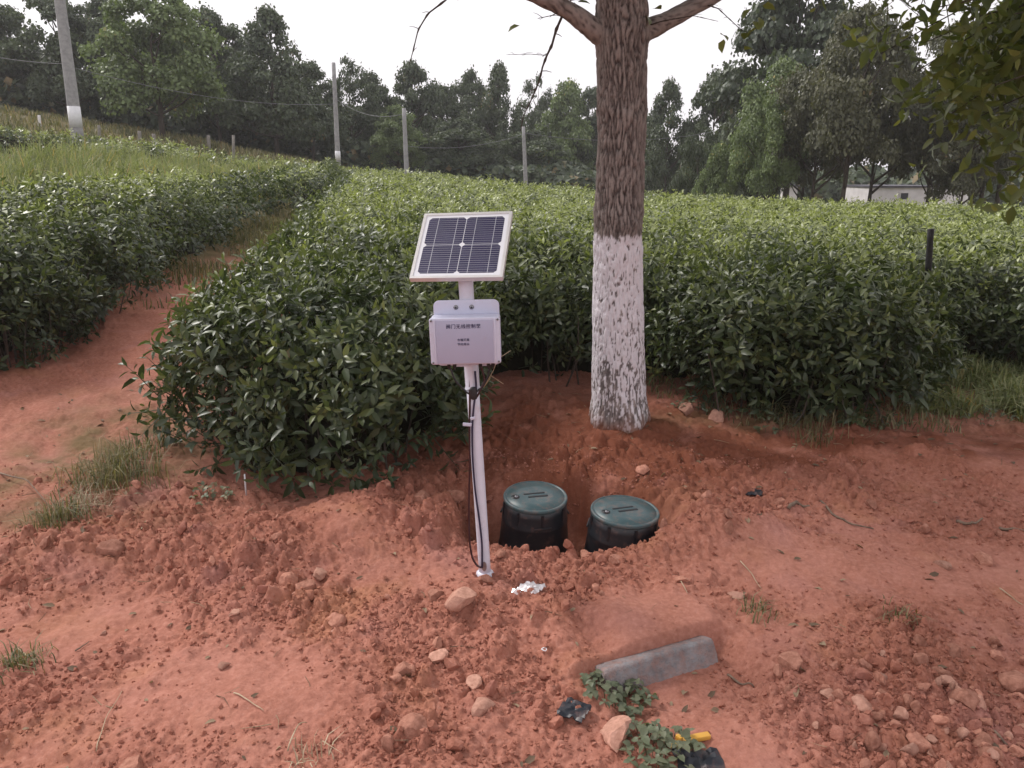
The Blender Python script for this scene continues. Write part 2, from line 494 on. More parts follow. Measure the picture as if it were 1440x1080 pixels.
# ------------------------------------------------------------------ ground: one sheet out to the horizon
def build_ground():
    fine = np.radians(np.linspace(-41, 41, 660))
    co = np.radians(np.concatenate([np.linspace(-180, -48, 30), [-45, -43]]))
    ang = np.concatenate([co, fine, -co[::-1][:-1]])
    al = np.radians(np.concatenate([[84, 76, 68, 60, 54, 50], np.linspace(46.5, 12, 500), np.linspace(11.9, 1.5, 110)]))
    r = 1.6 / np.tan(al)
    r = np.concatenate([r, [70, 85, 110, 150, 220, 350, 600]])
    A, Rr = np.meshgrid(ang, r)
    X, Y = Rr * np.sin(A), Rr * np.cos(A)
    Z = Hfull(X.ravel(), Y.ravel()).reshape(X.shape)
    nr, na = X.shape
    V = np.stack([X, Y, Z], -1).reshape(-1, 3)
    V = np.vstack([V, [[0, 0, float(Hfull(np.array([0.0]), np.array([0.01]))[0])]]])
    i, j = np.meshgrid(np.arange(nr - 1), np.arange(na), indexing='ij')
    k = (j + 1) % na
    Fq = np.stack([i*na+j, i*na+k, (i+1)*na+k, (i+1)*na+j], -1).reshape(-1, 4)
    x, y = V[:, 0], V[:, 1]
    d = np.hypot(x, y)
    moist_shade = 1.0 * G(x, y, 0.35, 4.4, 1.0, 0.8, 0, 3) + 0.5 * G(x, y, 0.34, 3.4, .5, .3) + 0.7 * G(x, y, 2.9, 4.35, 1.6, .4) + .4 * G(x, y, 1.2, 4.2, .9, .4) + 0.35 * G(x, y, 0.28, 2.42, .09, .2) + .3 * G(x, y, -3.6, 6.3, 1.2, 1.6) \
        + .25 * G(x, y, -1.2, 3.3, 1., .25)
    moist_shade = np.clip(moist_shade * (1 + .8 * fbm(x, y, 5, 3, 301)), 0, .85)  # damp dug earth; also puts the shade behind the boxes into the colour
    gr = sstep(8, 13, d + 2 * fbm(x, y, .9, 3, 311))
    gr = np.maximum(gr, .75 * np.clip(G(x, y, -2.35, 4.2, .55, .9, .2) * (.8 + fbm(x, y, 4, 3, 321)), 0, 1))
    gr = np.maximum(gr, .8 * np.clip(G(x, y, 3.4, 5.4, .9, .5) + .8 * G(x, y, 1.6, 4.75, .7, .15), 0, 1) * np.clip(.9 + fbm(x, y, 4, 3, 331), 0, 1))
    pth = G(x, y, -3.7, 8, .55, 3.0) * .7
    gr = np.clip(gr * (1 - pth), 0, .95)
    V = np.ascontiguousarray(V)
    crust = .5 * np.clip(.75 - 1.1 * rough_mask(x, y) + .5 * fbm(x, y, 6, 4, 341), 0, 1) * sstep(7, 5, d) * (1 - moist_shade)
    tint = np.stack([moist_shade, gr, crust], 1)
    # quads plus the small fan at the middle share one mesh
    fan = np.stack([np.arange(na), (np.arange(na) + 1) % na, np.full(na, nr * na), np.full(na, nr * na)], -1)
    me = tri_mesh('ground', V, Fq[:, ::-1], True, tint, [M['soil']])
    o = link('ground', me)
    return tag(o, 'bare red clay ground with loose clods, running back to the tea field', None, None, 'structure')
build_ground()

# ------------------------------------------------------------------ haze
def haze(density=0.0035):
    mb = MB()
    mb.box((0, 0, 7.25), (1300, 1300, 18.5))
    m = bpy.data.materials.new('thin_haze'); m.use_nodes = True
    n = m.node_tree; n.nodes.clear()
    v = node(n, 'ShaderNodeVolumePrincipled'); o = node(n, 'ShaderNodeOutputMaterial')
    v.inputs['Density'].default_value = density; v.inputs['Color'].default_value = (.93, .93, .97, 1); v.inputs['Anisotropy'].default_value = .2
    n.links.new(v.outputs[0], o.inputs['Volume'])
    ob = mb.build('haze', m)
    tag(ob, 'thin pale haze in the air over the field', None, None, 'stuff')
HAZE_DENSITY = 0.0010

# ------------------------------------------------------------------ foliage machinery
def leaf_geo(L, W, droop, fold=.25, detail=2):
    """a leaf lying along +Y from the origin, normal +Z"""
    if detail == 2:
        ts, ws = [0, .3, .65, 1], [0, 1, .85, 0]
        V, F = [(0, 0, 0)], []
        for t, w in zip(ts[1:3], ws[1:3]):
            z = -droop * L * t * t
            hw = W * .5 * w
            V += [(-hw, t * L, z + fold * hw), (0, t * L, z), (hw, t * L, z + fold * hw)]
        V.append((0, L * (1 - .15 * droop), -droop * L))
        F = [(0, 2, 1), (0, 3, 2), (1, 2, 5), (1, 5, 4), (2, 3, 6), (2, 6, 5), (4, 5, 7), (5, 6, 7)]
    else:
        V = [(0, 0, 0), (-W * .5, .45 * L, -droop * L * .2 + fold * W * .3), (W * .5, .45 * L, -droop * L * .2 + fold * W * .3), (0, L, -droop * L)]
        F = [(0, 2, 1), (1, 2, 3)]
    return np.array(V, float), np.array(F, int)

def sprig(rng, n, L, W, detail, stem=.16, spread=1.0):
    """a shoot along +Z with n leaves in a spiral, the young ones at the tip"""
    mb = MB()
    for i in range(n):
        t = i / max(1, n - 1)
        z = stem * (t ** .8)
        az = i * 2.4 + rng.normal(0, .35)
        el = np.radians(rng.normal(5, 14) + 52 * t ** 1.5)          # old leaves stand out, the tip stands up
        s = (1.0 - .45 * t ** 2) * rng.uniform(.8, 1.15)
        V, F = leaf_geo(L * s, W * s * rng.uniform(.85, 1.1), rng.uniform(.1, .38), rng.uniform(.15, .5), detail)
        V = V + np.array([0, .008, 0])
        V = V @ rotm('y', rng.normal(0, .35)).T
        V = V @ rotm('x', el).T @ rotm('z', az).T
        mb.add(V + [0, 0, z], F, (np.clip((.12 + t ** 2) * rng.uniform(.2, 1.0), 0, 1), rng.uniform(0, 1), 0))
    if detail == 2:
        mb.tube([(0, 0, -.05), (.004, 0, stem * .5), (0, 0, stem)], [.003, .0025, .001], 3, (.1, .5, 0), False)
    return np.vstack(mb.V), np.vstack(mb.F), np.vstack(mb.T)

def frames(N, rng, tilt=.35):
    """rotation matrices whose +Z follows the normals N with scatter and a random spin"""
    n = N + rng.normal(0, tilt, N.shape); n /= np.linalg.norm(n, axis=1)[:, None]
    r = rng.normal(0, 1, N.shape); x = np.cross(r, n); x /= np.linalg.norm(x, axis=1)[:, None]
    return np.stack([x, np.cross(n, x), n], -1)

def scatter(tpls, P, N, S, rng, tilt=.35, young=None, warm=None):
    R = frames(N, rng, tilt)
    ids = rng.integers(0, len(tpls), len(P))
    Vs, Fs, Ts, off = [], [], [], 0
    for k, (V, F, T) in enumerate(tpls):
        w = np.where(ids == k)[0]
        if not len(w): continue
        A = np.einsum('nij,vj->nvi', R[w], V) * S[w, None, None] + P[w, None]
        Fk = F[None] + (np.arange(len(w)) * len(V))[:, None, None] + off
        Tk = np.broadcast_to(T[None], (len(w), *T.shape)).copy()
        Tk[:, :, 1] = np.clip(Tk[:, :, 1] * .7 + .3 * rng.random((len(w), 1)), 0, 1)
        if young is not None: Tk[:, :, 0] = np.clip(Tk[:, :, 0] * young[w, None], 0, 1)
        Vs.append(A.reshape(-1, 3)); Fs.append(Fk.reshape(-1, 3)); Ts.append(Tk.reshape(-1, 3)); off += A.shape[0] * A.shape[1]
    return np.vstack(Vs), np.vstack(Fs), np.vstack(Ts)

def in_poly(x, y, poly):
    c = np.zeros(len(x), bool)
    for (x0, y0), (x1, y1) in zip(poly, np.roll(poly, -1, 0)):
        with np.errstate(divide='ignore', invalid='ignore'):
            c ^= ((y0 > y) != (y1 > y)) & (x < (x1 - x0) * (y - y0) / (y1 - y0 + 1e-12) + x0)
    return c

def bdist(x, y, poly):
    best = np.full(len(x), 1e9); nx = np.zeros(len(x)); ny = np.zeros(len(x))
    for (x0, y0), (x1, y1) in zip(poly, np.roll(poly, -1, 0)):
        dx, dy = x1 - x0, y1 - y0
        t = np.clip(((x - x0) * dx + (y - y0) * dy) / (dx*dx + dy*dy + 1e-12), 0, 1)
        ex, ey = x - (x0 + t * dx), y - (y0 + t * dy)
        d = np.hypot(ex, ey); w = d < best
        best = np.where(w, d, best); nx = np.where(w, -ex, nx); ny = np.where(w, -ey, ny)
    l = np.hypot(nx, ny) + 1e-9
    return best, nx / l, ny / l

rs = np.random.default_rng(21)
TEA_NEAR = [sprig(rs, int(rs.integers(7, 10)), .088, .032, 2, .16) for _ in range(9)]
TEA_MID = [sprig(rs, 8, .098, .038, 1, .15) for _ in range(6)]
TEA_FAR = [sprig(rs, 7, .115, .05, 1, .13) for _ in range(5)]

def hedge_top(x, y, s, H, w, seed):
    t = np.clip(s / w, 0, 1)
    prof = (1 - (1 - t) ** 2.2) ** .55
    return H * (.30 + .70 * prof) * (1 + .11 * fbm(x, y, .9, 2, seed) + .11 * fbm(x, y, 2.4, 3, seed + 5)), prof

def tea_hedge(name, label, poly, H, seed, w=.5, undercut=(), leaves=0, cat='hedge', group=None, dens=1.0, low=.1, skirt=.38):
    rng = np.random.default_rng(seed)
    poly = np.asarray(poly, float)
    x0, y0 = poly.min(0); x1, y1 = poly.max(0)
    root = empty(name, (float(poly[:, 0].mean()), float(poly[:, 1].mean()), float(smooth_h(*poly.mean(0)))), label, cat, group)
    off = np.array(root.location)
    V_, F_, T_, nn = [], [], [], 0
    def put(r):
        nonlocal nn
        V_.append(r[0]); F_.append(r[1] + nn); T_.append(r[2]); nn += len(r[0])
    # top surface, three levels of leaf size by distance
    for (da, db, den, tp, sc, jit) in ((0, 7.6, 290, TEA_NEAR, 1.0, .05), (7.6, 14, 135, TEA_MID, 1.0, .05), (14, 24, 62, TEA_FAR, 1.0, .06), (24, 70, 34, TEA_FAR, 1.25, .06)):
        area = (x1 - x0) * (y1 - y0)
        N = int(area * den * dens)
        x, y = rng.uniform(x0, x1, N), rng.uniform(y0, y1, N)
        d = np.hypot(x, y); k = (d >= da) & (d < db) & in_poly(x, y, poly) & (np.abs(np.arctan2(x, y)) < .78)
        x, y = x[k], y[k]
        if not len(x): continue
        s, nx, ny = bdist(x, y, poly)
        zt, prof = hedge_top(x, y, s, H, w, seed)
        g = smooth_h(x, y)
        nrm = np.stack([nx * (1 - prof) * 1.3, ny * (1 - prof) * 1.3, .35 + prof], 1)
        nrm /= np.linalg.norm(nrm, axis=1)[:, None]
        dep = rng.random(len(x)) ** 2 * .22
        P = np.stack([x, y, g + zt - dep - .06], 1)
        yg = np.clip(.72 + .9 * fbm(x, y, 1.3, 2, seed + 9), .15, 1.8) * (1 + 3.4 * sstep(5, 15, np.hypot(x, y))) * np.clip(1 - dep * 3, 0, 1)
        P[:, 2] += np.maximum(0, rng.normal(-.05, .07, len(x)))
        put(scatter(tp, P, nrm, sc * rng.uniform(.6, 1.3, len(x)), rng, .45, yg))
    # sides
    front = []
    for (a, b) in zip(poly, np.roll(poly, -1, 0)):
        L = math.hypot(*(b - a)); nrm = np.array([(b - a)[1], -(b - a)[0]]) / (L + 1e-9)
        mid = (a + b) / 2; dm = math.hypot(*mid)
        if in_poly(np.array([mid[0] + nrm[0] * .05]), np.array([mid[1] + nrm[1] * .05]), poly)[0]: nrm = -nrm
        tp, den, sc = (TEA_NEAR, 310, 1.0) if dm < 8 else (TEA_MID, 110, 1.0) if dm < 15 else (TEA_FAR, 36, 1.2)
        N = int(L * H * den * dens)
        t = rng.random(N); zz = rng.random(N)
        x, y = a[0] + (b - a)[0] * t, a[1] + (b - a)[1] * t
        lo = np.full(N, low)
        for (ux, uy, ur, uh) in undercut:
            lo = np.maximum(lo, uh * np.exp(-((x - ux) ** 2 + (y - uy) ** 2) / ur ** 2))
        z = H * (lo + (1.0 - lo) * zz ** .85)
        inset = .38 * np.clip(z / H - .35, 0, 1) ** 1.6 - .10 * np.sin(np.clip(z / H, 0, 1) * 3.1) + .17 * fbm(x * 1.0, y + z, 1.9, 3, seed + 3) + np.maximum(rng.normal(0, .09, N), -.10)
        keep = (np.abs(np.arctan2(x, y)) < .78) & (rng.random(N) < np.clip(skirt + z / H + .5 * fbm(x, y + z, 2.2, 2, seed + 13), .1, 1))
        x, y = x - nrm[0] * inset, y - nrm[1] * inset
        P = np.stack([x, y, smooth_h(x, y) + z - .05], 1)[keep]
        nv = np.tile([nrm[0], nrm[1], .55], (len(P), 1)); nv[:, 2] += (z[keep] / H) * .4
        nv /= np.linalg.norm(nv, axis=1)[:, None]
        if len(P):
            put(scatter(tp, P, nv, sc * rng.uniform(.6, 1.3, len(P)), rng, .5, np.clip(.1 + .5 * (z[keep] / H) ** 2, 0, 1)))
            if dm < 8: front.append((P, nv))
    V = np.vstack(V_) - off
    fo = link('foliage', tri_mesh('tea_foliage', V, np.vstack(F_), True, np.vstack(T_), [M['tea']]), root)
    fo['kind'] = 'stuff'
    # single leaves that show largest on the near face
    if leaves and front:
        Pf = np.vstack([p for p, _ in front]); Nf = np.vstack([q for _, q in front])
        o_ = np.argsort(np.linalg.norm(Pf - EYE, axis=1))[:leaves * 4]
        sel = rng.choice(o_, min(leaves, len(o_)), replace=False)
        lm = []
        for q in range(6):
            lv, lf = leaf_geo(.085, .031, rng.uniform(.12, .4), rng.uniform(.15, .5), 2)
            lm.append(tri_mesh('tea_leaf', lv, lf, True, np.tile([rng.uniform(0, .25), rng.uniform(.2, 1), 0], (len(lv), 1)), [M['tea']]))
        import mathutils
        for q in sel:
            n_ = Nf[q]; az = math.atan2(n_[1], n_[0]) - math.pi / 2 + rng.normal(0, .7)
            link('leaf', lm[int(rng.integers(6))], root, Pf[q] + n_ * rng.uniform(-.03, .04) - off, (rng.normal(-.1, .35), rng.normal(0, .4), az), (1.1,) * 3)
    # inner tangle and stems
    step = .12 if (y1 - y0) < 8 else .22
    gx, gy = np.arange(x0, x1 + step, step), np.arange(y0, y1 + step, step)
    X, Y = np.meshgrid(gx, gy); xs, ys = X.ravel(), Y.ravel()
    ins = in_poly(xs, ys, poly); s, _, _ = bdist(xs, ys, poly); s = np.where(ins, s, -s)
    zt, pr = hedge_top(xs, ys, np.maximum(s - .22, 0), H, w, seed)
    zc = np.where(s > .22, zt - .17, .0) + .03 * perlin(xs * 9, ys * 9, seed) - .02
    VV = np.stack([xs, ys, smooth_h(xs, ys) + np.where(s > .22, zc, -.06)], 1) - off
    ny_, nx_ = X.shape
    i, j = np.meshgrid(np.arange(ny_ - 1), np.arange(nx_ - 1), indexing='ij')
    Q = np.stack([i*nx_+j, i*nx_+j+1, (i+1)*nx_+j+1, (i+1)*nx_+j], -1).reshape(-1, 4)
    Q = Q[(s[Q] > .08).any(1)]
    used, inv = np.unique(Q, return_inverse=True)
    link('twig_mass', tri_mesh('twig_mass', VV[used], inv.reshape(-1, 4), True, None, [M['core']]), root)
    if front:
        mb = MB()
        Pf = np.vstack([p for p, _ in front]); Nf = np.vstack([q for _, q in front])
        for q in rng.choice(len(Pf), min(len(Pf), 150), replace=False):
            b = Pf[q].copy(); b[:2] -= Nf[q][:2] * rng.uniform(.0, .25); g = float(smooth_h(b[0], b[1])); b[2] = g - .05
            tip = b + np.array([rng.normal(0, .12), rng.normal(0, .12), rng.uniform(.35, .65)])
            md = (b + tip) / 2 + rng.normal(0, .03, 3)
            mb.tube([b, md, tip], [.008, .006, .003], 4, (.2, .5, 0), False)
        mb.V = [v - off for v in mb.V]
        st = mb.build('stems', M['wood'], root); st['kind'] = 'stuff'
    return root

PC = [(-1.93, 4.9), (-1.85, 4.38), (-1.52, 3.98), (-1.0, 3.78), (-.52, 3.88), (-.42, 4.4), (-.22, 5.4), (.35, 5.75), (.75, 5.7), (1.2, 5.45),
      (1.40, 4.95), (1.7, 4.72), (1.95, 4.80), (2.25, 4.66), (2.55, 4.92), (2.85, 5.5), (3.25, 6.15), (4.0, 6.3), (4.4, 5.7), (5.6, 5.4), (8, 6.5), (14, 17), (12, 20), (7, 23), (4, 27), (0, 30), (-4.2, 27), (-4.6, 22),
      (-3.45, 16), (-2.85, 11), (-2.25, 8), (-1.98, 6)]
tea_hedge('tea_field', 'broad block of clipped tea bushes behind the solar post and whitewashed tree', PC, .86, 101, .55,
          undercut=((.1, 5.6, .9, .5), (1.0, 5.5, .55, .5)), leaves=300, cat='tea bushes')
_bk = [tuple(at(u, v, .8)[:2]) for u, v in ((466, 247), (430, 244), (370, 246), (300, 247), (220, 249), (120, 254), (20, 262), (-120, 272), (-260, 285))]
_a = at(8, 520, 0)[:2]; _b = at(155, 432)[:2]; _c = at(250, 372)[:2]; _d = at(330, 327)[:2]
PL = [tuple(_a), tuple(_b), tuple(_c), tuple(_d), (-5.3, 17)]
PL = PL + [tuple(at(474, 258, .1)[:2])] + _bk + [(-9, 6.2), (-5.8, 5.4), (-4.7, 5.5)]
tea_hedge('tea_hedge', 'dark tea hedge along the left side of the red footpath', PL, .84, 102, .5, leaves=160, low=.03, skirt=.7)

def strip_poly(pix, half, dd=None):
    c = np.array([at(u, v, dd or 0)[:2] for u, v in pix])
    t = np.gradient(c, axis=0); t /= np.linalg.norm(t, axis=1)[:, None]
    n = np.stack([-t[:, 1], t[:, 0]], 1)
    return np.vstack([c + n * half, (c - n * half)[::-1]])
for pix, H, hw, lab in (
    ([(140, 207), (170, 204), (200, 206), (260, 217), (330, 229), (420, 239)], .55, .6, 'nearer row of low tea bushes stepping down the left slope'),
    ([(-60, 178), (60, 187), (160, 199), (270, 209), (400, 231), (480, 240)], .55, .7, 'upper row of low tea bushes on the crest before the left trees'),
    ([(480, 243), (540, 246), (640, 250), (720, 252)], .55, 1.0, 'low dark hedge row behind the crest of the tea field')):
    tea_hedge('tea_row', lab, strip_poly(pix, hw, H), H, 110 + int(pix[1][1]), .35, cat='hedge', group='rows of tea on the far slope')

# ------------------------------------------------------------------ grasses
def blades(rng, x, y, h, lean=.35, w=.006, zoff=None):
    n = len(x)
    z = Hfull(x, y) if zoff is None else zoff
    az = rng.uniform(0, 2 * math.pi, n); ln = np.abs(rng.normal(0, lean, n)) + .05
    dx, dy = np.cos(az), np.sin(az); sx, sy = -dy * w, dx * w
    b = np.stack([x, y, z - .01], 1)
    m = b + np.stack([dx * h * ln * .3, dy * h * ln * .3, h * .6], 1)
    t = b + np.stack([dx * h * ln, dy * h * ln, h * (1 - .3 * ln)], 1)
    S = np.stack([sx, sy, 0 * sx], 1)
    V = np.stack([b - S, b + S, m - S * .8, m + S * .8, t], 1).reshape(-1, 3)
    k = (np.arange(n) * 5)[:, None, None]
    F = (np.array([(0, 1, 3), (0, 3, 2), (2, 3, 4)])[None] + k).reshape(-1, 3)
    T = np.repeat(np.stack([rng.random(n) ** 2, rng.random(n), 0 * x], 1), 5, 0)
    return V, F, T

def grass_patch(name, label, poly, n, hmin, hmax, w, mat, seed, clump=1.2, lean=.5):
    rng = np.random.default_rng(seed); poly = np.asarray(poly, float)
    x, y = rng.uniform(*np.array([poly.min(0), poly.max(0)])[:, 0], n), rng.uniform(*np.array([poly.min(0), poly.max(0)])[:, 1], n)
    c = fbm(x, y, clump, 3, seed)
    k = in_poly(x, y, poly) & (rng.random(n) < np.clip(.55 + 1.2 * c, 0, 1))
    x, y, c = x[k], y[k], c[k]
    V, F, T = blades(rng, x, y, rng.uniform(hmin, hmax, len(x)) * (.75 + .5 * np.clip(c + .4, 0, 1)), lean, w)
    o = link(name, tri_mesh(name, V, F, True, T, [mat]))
    return tag(o, label, None, None, 'stuff')

def pixpoly(L): return np.array([at(u, v)[:2] for u, v in L])
def poff(L): return np.array([at(u, v, o)[:2] for u, v, o in L])
grass_patch('tall_grass', 'tall pale grass growing between the left tea hedge and the slope', poff([(-150, 214, .4), (60, 222, .3), (130, 228, .2), (250, 228, .3), (330, 238, .3), (440, 244, .3), (400, 246, .6), (300, 248, .6), (220, 250, .6), (120, 256, .6), (20, 264, .6), (-150, 275, .6)]), 100000, .2, .8, .011, M['grass'], 401, 1.1, .7)
grass_patch('slope_grass', 'short grass covering the slope under the left trees', np.vstack([[(48 * math.sin(a_), 48 * math.cos(a_)) for a_ in np.linspace(-.68, 0, 12)], pixpoly([(740, 258), (430, 250), (200, 232), (-150, 215)])]), 150000, .12, .35, .02, M['grass_dark'], 402, .4)
grass_patch('path_grass', 'thin grass and litter along the footpath edges', [(-4.5, 7.2), (-3.2, 7.6), (-2.6, 9), (-3.1, 12), (-4.0, 18), (-4.8, 26), (-6.4, 26), (-5.2, 18), (-4.6, 12)], 42000, .06, .2, .006, M['grass_dark'], 403, .8)
grass_patch('verge_grass', 'patch of short green grass in the gap between tea bushes at the right', [(2.75, 5.0), (3.4, 4.85), (4.6, 4.9), (4.6, 5.5), (4.1, 6.3), (3.2, 6.2)], 16000, .05, .2, .005, M['grass'], 404, 2, .9)
grass_patch('undergrowth_grass', 'dark thin grass under the front of the tea bushes beside the tree', [(.9, 5.3), (1.3, 4.75), (2.0, 4.5), (2.9, 4.6), (3.0, 5.2), (2.0, 5.1), (1.3, 5.5), (.95, 5.7)], 3000, .04, .14, .004, M['grass_dark'], 405, 2.5, 1.0)
grass_patch('far_lawn', 'light green grass under the far trees at the right', [(8, 23), (16, 18), (40, 30), (40, 60), (10, 60)], 60000, .1, .3, .03, M['grass'], 406, .3)

# ------------------------------------------------------------------ broadleaf trees in the distance
def crown_mesh(name, seed, kind, ncl, card, mat):
    """unit tree: crown between z=.22 and 1, radius about .5; leaf-sized faces gathered on many small lobes"""
    rng = np.random.default_rng(seed)
    L = []
    nl = {'round': 60, 'cone': 64, 'pine': 26, 'loose': 40, 'wide': 60}[kind]
    for i in range(nl):
        t = rng.random()
        if kind == 'pine':
            lev = rng.integers(0, 6); t = (lev + rng.normal(0, .12)) / 5.5
            R = .5 * (1 - .62 * t); a = rng.uniform(0, 6.28); rr = R * rng.uniform(.35, 1)
            L.append((rr * math.cos(a), rr * math.sin(a), .42 + .55 * t, rng.uniform(.13, .2), .42)); continue
        if kind == 'cone': R = .5 * (1 - t) ** .75 * (.55 + .9 * min(1, t * 4 + .35)) * .85; zb = .16
        elif kind == 'round': R = .46 * math.sin(math.pi * min(1, .18 + .80 * t)) ** .7; zb = .2
        elif kind == 'wide': R = .5 * math.sin(math.pi * min(1, .25 + .72 * t)) ** .8; zb = .36
        else: R = .48 * math.sin(math.pi * min(1, .2 + .78 * t)) ** .9; zb = .40
        a = rng.uniform(0, 6.28); rr = R * rng.random() ** .45
        L.append((rr * math.cos(a), rr * math.sin(a), zb + (.97 - zb) * t, rng.uniform(.07, .13) * (1.25 - .5 * t), rng.uniform(.75, 1.05)))
    L = np.array(L)
    pick = rng.choice(len(L), ncl, p=L[:, 3] ** 2 / (L[:, 3] ** 2).sum())
    d = rng.normal(0, 1, (ncl, 3)); d /= np.linalg.norm(d, axis=1)[:, None]; d[:, 2] = np.where(d[:, 2] < -.3, -d[:, 2] * .6, d[:, 2])
    rad = L[pick, 3] * rng.uniform(.55, 1.12, ncl)
    P = L[pick, :3] + d * rad[:, None] * np.stack([np.ones(ncl), np.ones(ncl), L[pick, 4]], 1)
    P += rng.normal(0, .012, P.shape)
    N = d + np.array([0, 0, .35]); N /= np.linalg.norm(N, axis=1)[:, None]
    Rm = frames(N, rng, .55)
    lv = np.array([(-.5, -.2, 0), (.1, -.55, .1), (.55, .15, 0), (-.1, .55, .12)]); lf = np.array([(0, 1, 2), (0, 2, 3)])
    S = card * rng.uniform(.6, 1.35, ncl)
    V = np.einsum('nij,vj->nvi', Rm, lv) * S[:, None, None] + P[:, None]
    F = (lf[None] + (np.arange(ncl) * 4)[:, None, None]).reshape(-1, 3)
    own = np.random.default_rng(seed + 1).random(len(L))
    T = np.stack([np.clip((d[:, 2] - .1) * .5, 0, 1) * rng.random(ncl), np.clip(.5 * own[pick] + .5 * rng.random(ncl), 0, 1), np.zeros(ncl)], 1)
    crown = tri_mesh(name + '_crown', V.reshape(-1, 3), F, False, np.repeat(T, 4, 0), [mat])
    mb = MB()
    top = .93 if kind in ('cone', 'pine') else .7
    zs = np.linspace(-.02, top, 7)
    wob = rng.normal(0, .008, (7, 2)); wob[0] = 0
    mb.tube([(wob[i, 0], wob[i, 1], z) for i, z in enumerate(zs)], .022 * (1 - zs / (top * 1.08)) + .004, 7, (.3, 0, 0))
    for l in L[rng.choice(len(L), 16, replace=False)]:
        zb = max(.15, l[2] - .18)
        mb.tube([(0, 0, zb), (l[0] * .5, l[1] * .5, (zb + l[2]) / 2 - .02), (l[0], l[1], l[2])], [.009, .006, .003], 4, (.4, 0, 0), False)
    trunk = tri_mesh(name + '_trunk', np.vstack(mb.V), np.vstack(mb.F), True, np.vstack(mb.T), [M['wood']])
    return crown, trunk

TT = {
    'roundA': crown_mesh('roundA', 501, 'round', 20000, 0.024, M['tree_dark']),
    'roundB': crown_mesh('roundB', 502, 'round', 20000, 0.024, M['tree_dark']),
    'wideA': crown_mesh('wideA', 503, 'wide', 19000, 0.024, M['tree_dark']),
    'coneA': crown_mesh('coneA', 504, 'cone', 19000, 0.023, M['tree_dark']),
    'coneB': crown_mesh('coneB', 505, 'cone', 19000, 0.024, M['tree_mid']),
    'looseA': crown_mesh('looseA', 506, 'loose', 9000, 0.022, M['tree_dark']),
    'looseB': crown_mesh('looseB', 507, 'loose', 23000, 0.017, M['tree_brown']),
    'looseC': crown_mesh('looseC', 511, 'loose', 21000, .019, M['tree_mid']),
    'midA': crown_mesh('midA', 508, 'round', 20000, 0.022, M['tree_mid']),
    'pine': crown_mesh('pine', 509, 'pine', 17000, 0.024, M['tree_dark']),
}
GL, GLL = 'trees of the dark row on the left slope', 'dark round-topped tree in the crowded row on the left slope'
GM, GML = 'trees of the middle row beyond the tea field', 'dark bushy tree in the middle row beyond the tea field'
GR, GRL = 'trees standing right of the whitewashed trunk', 'slender dark-trunked tree in the group before the white shed'
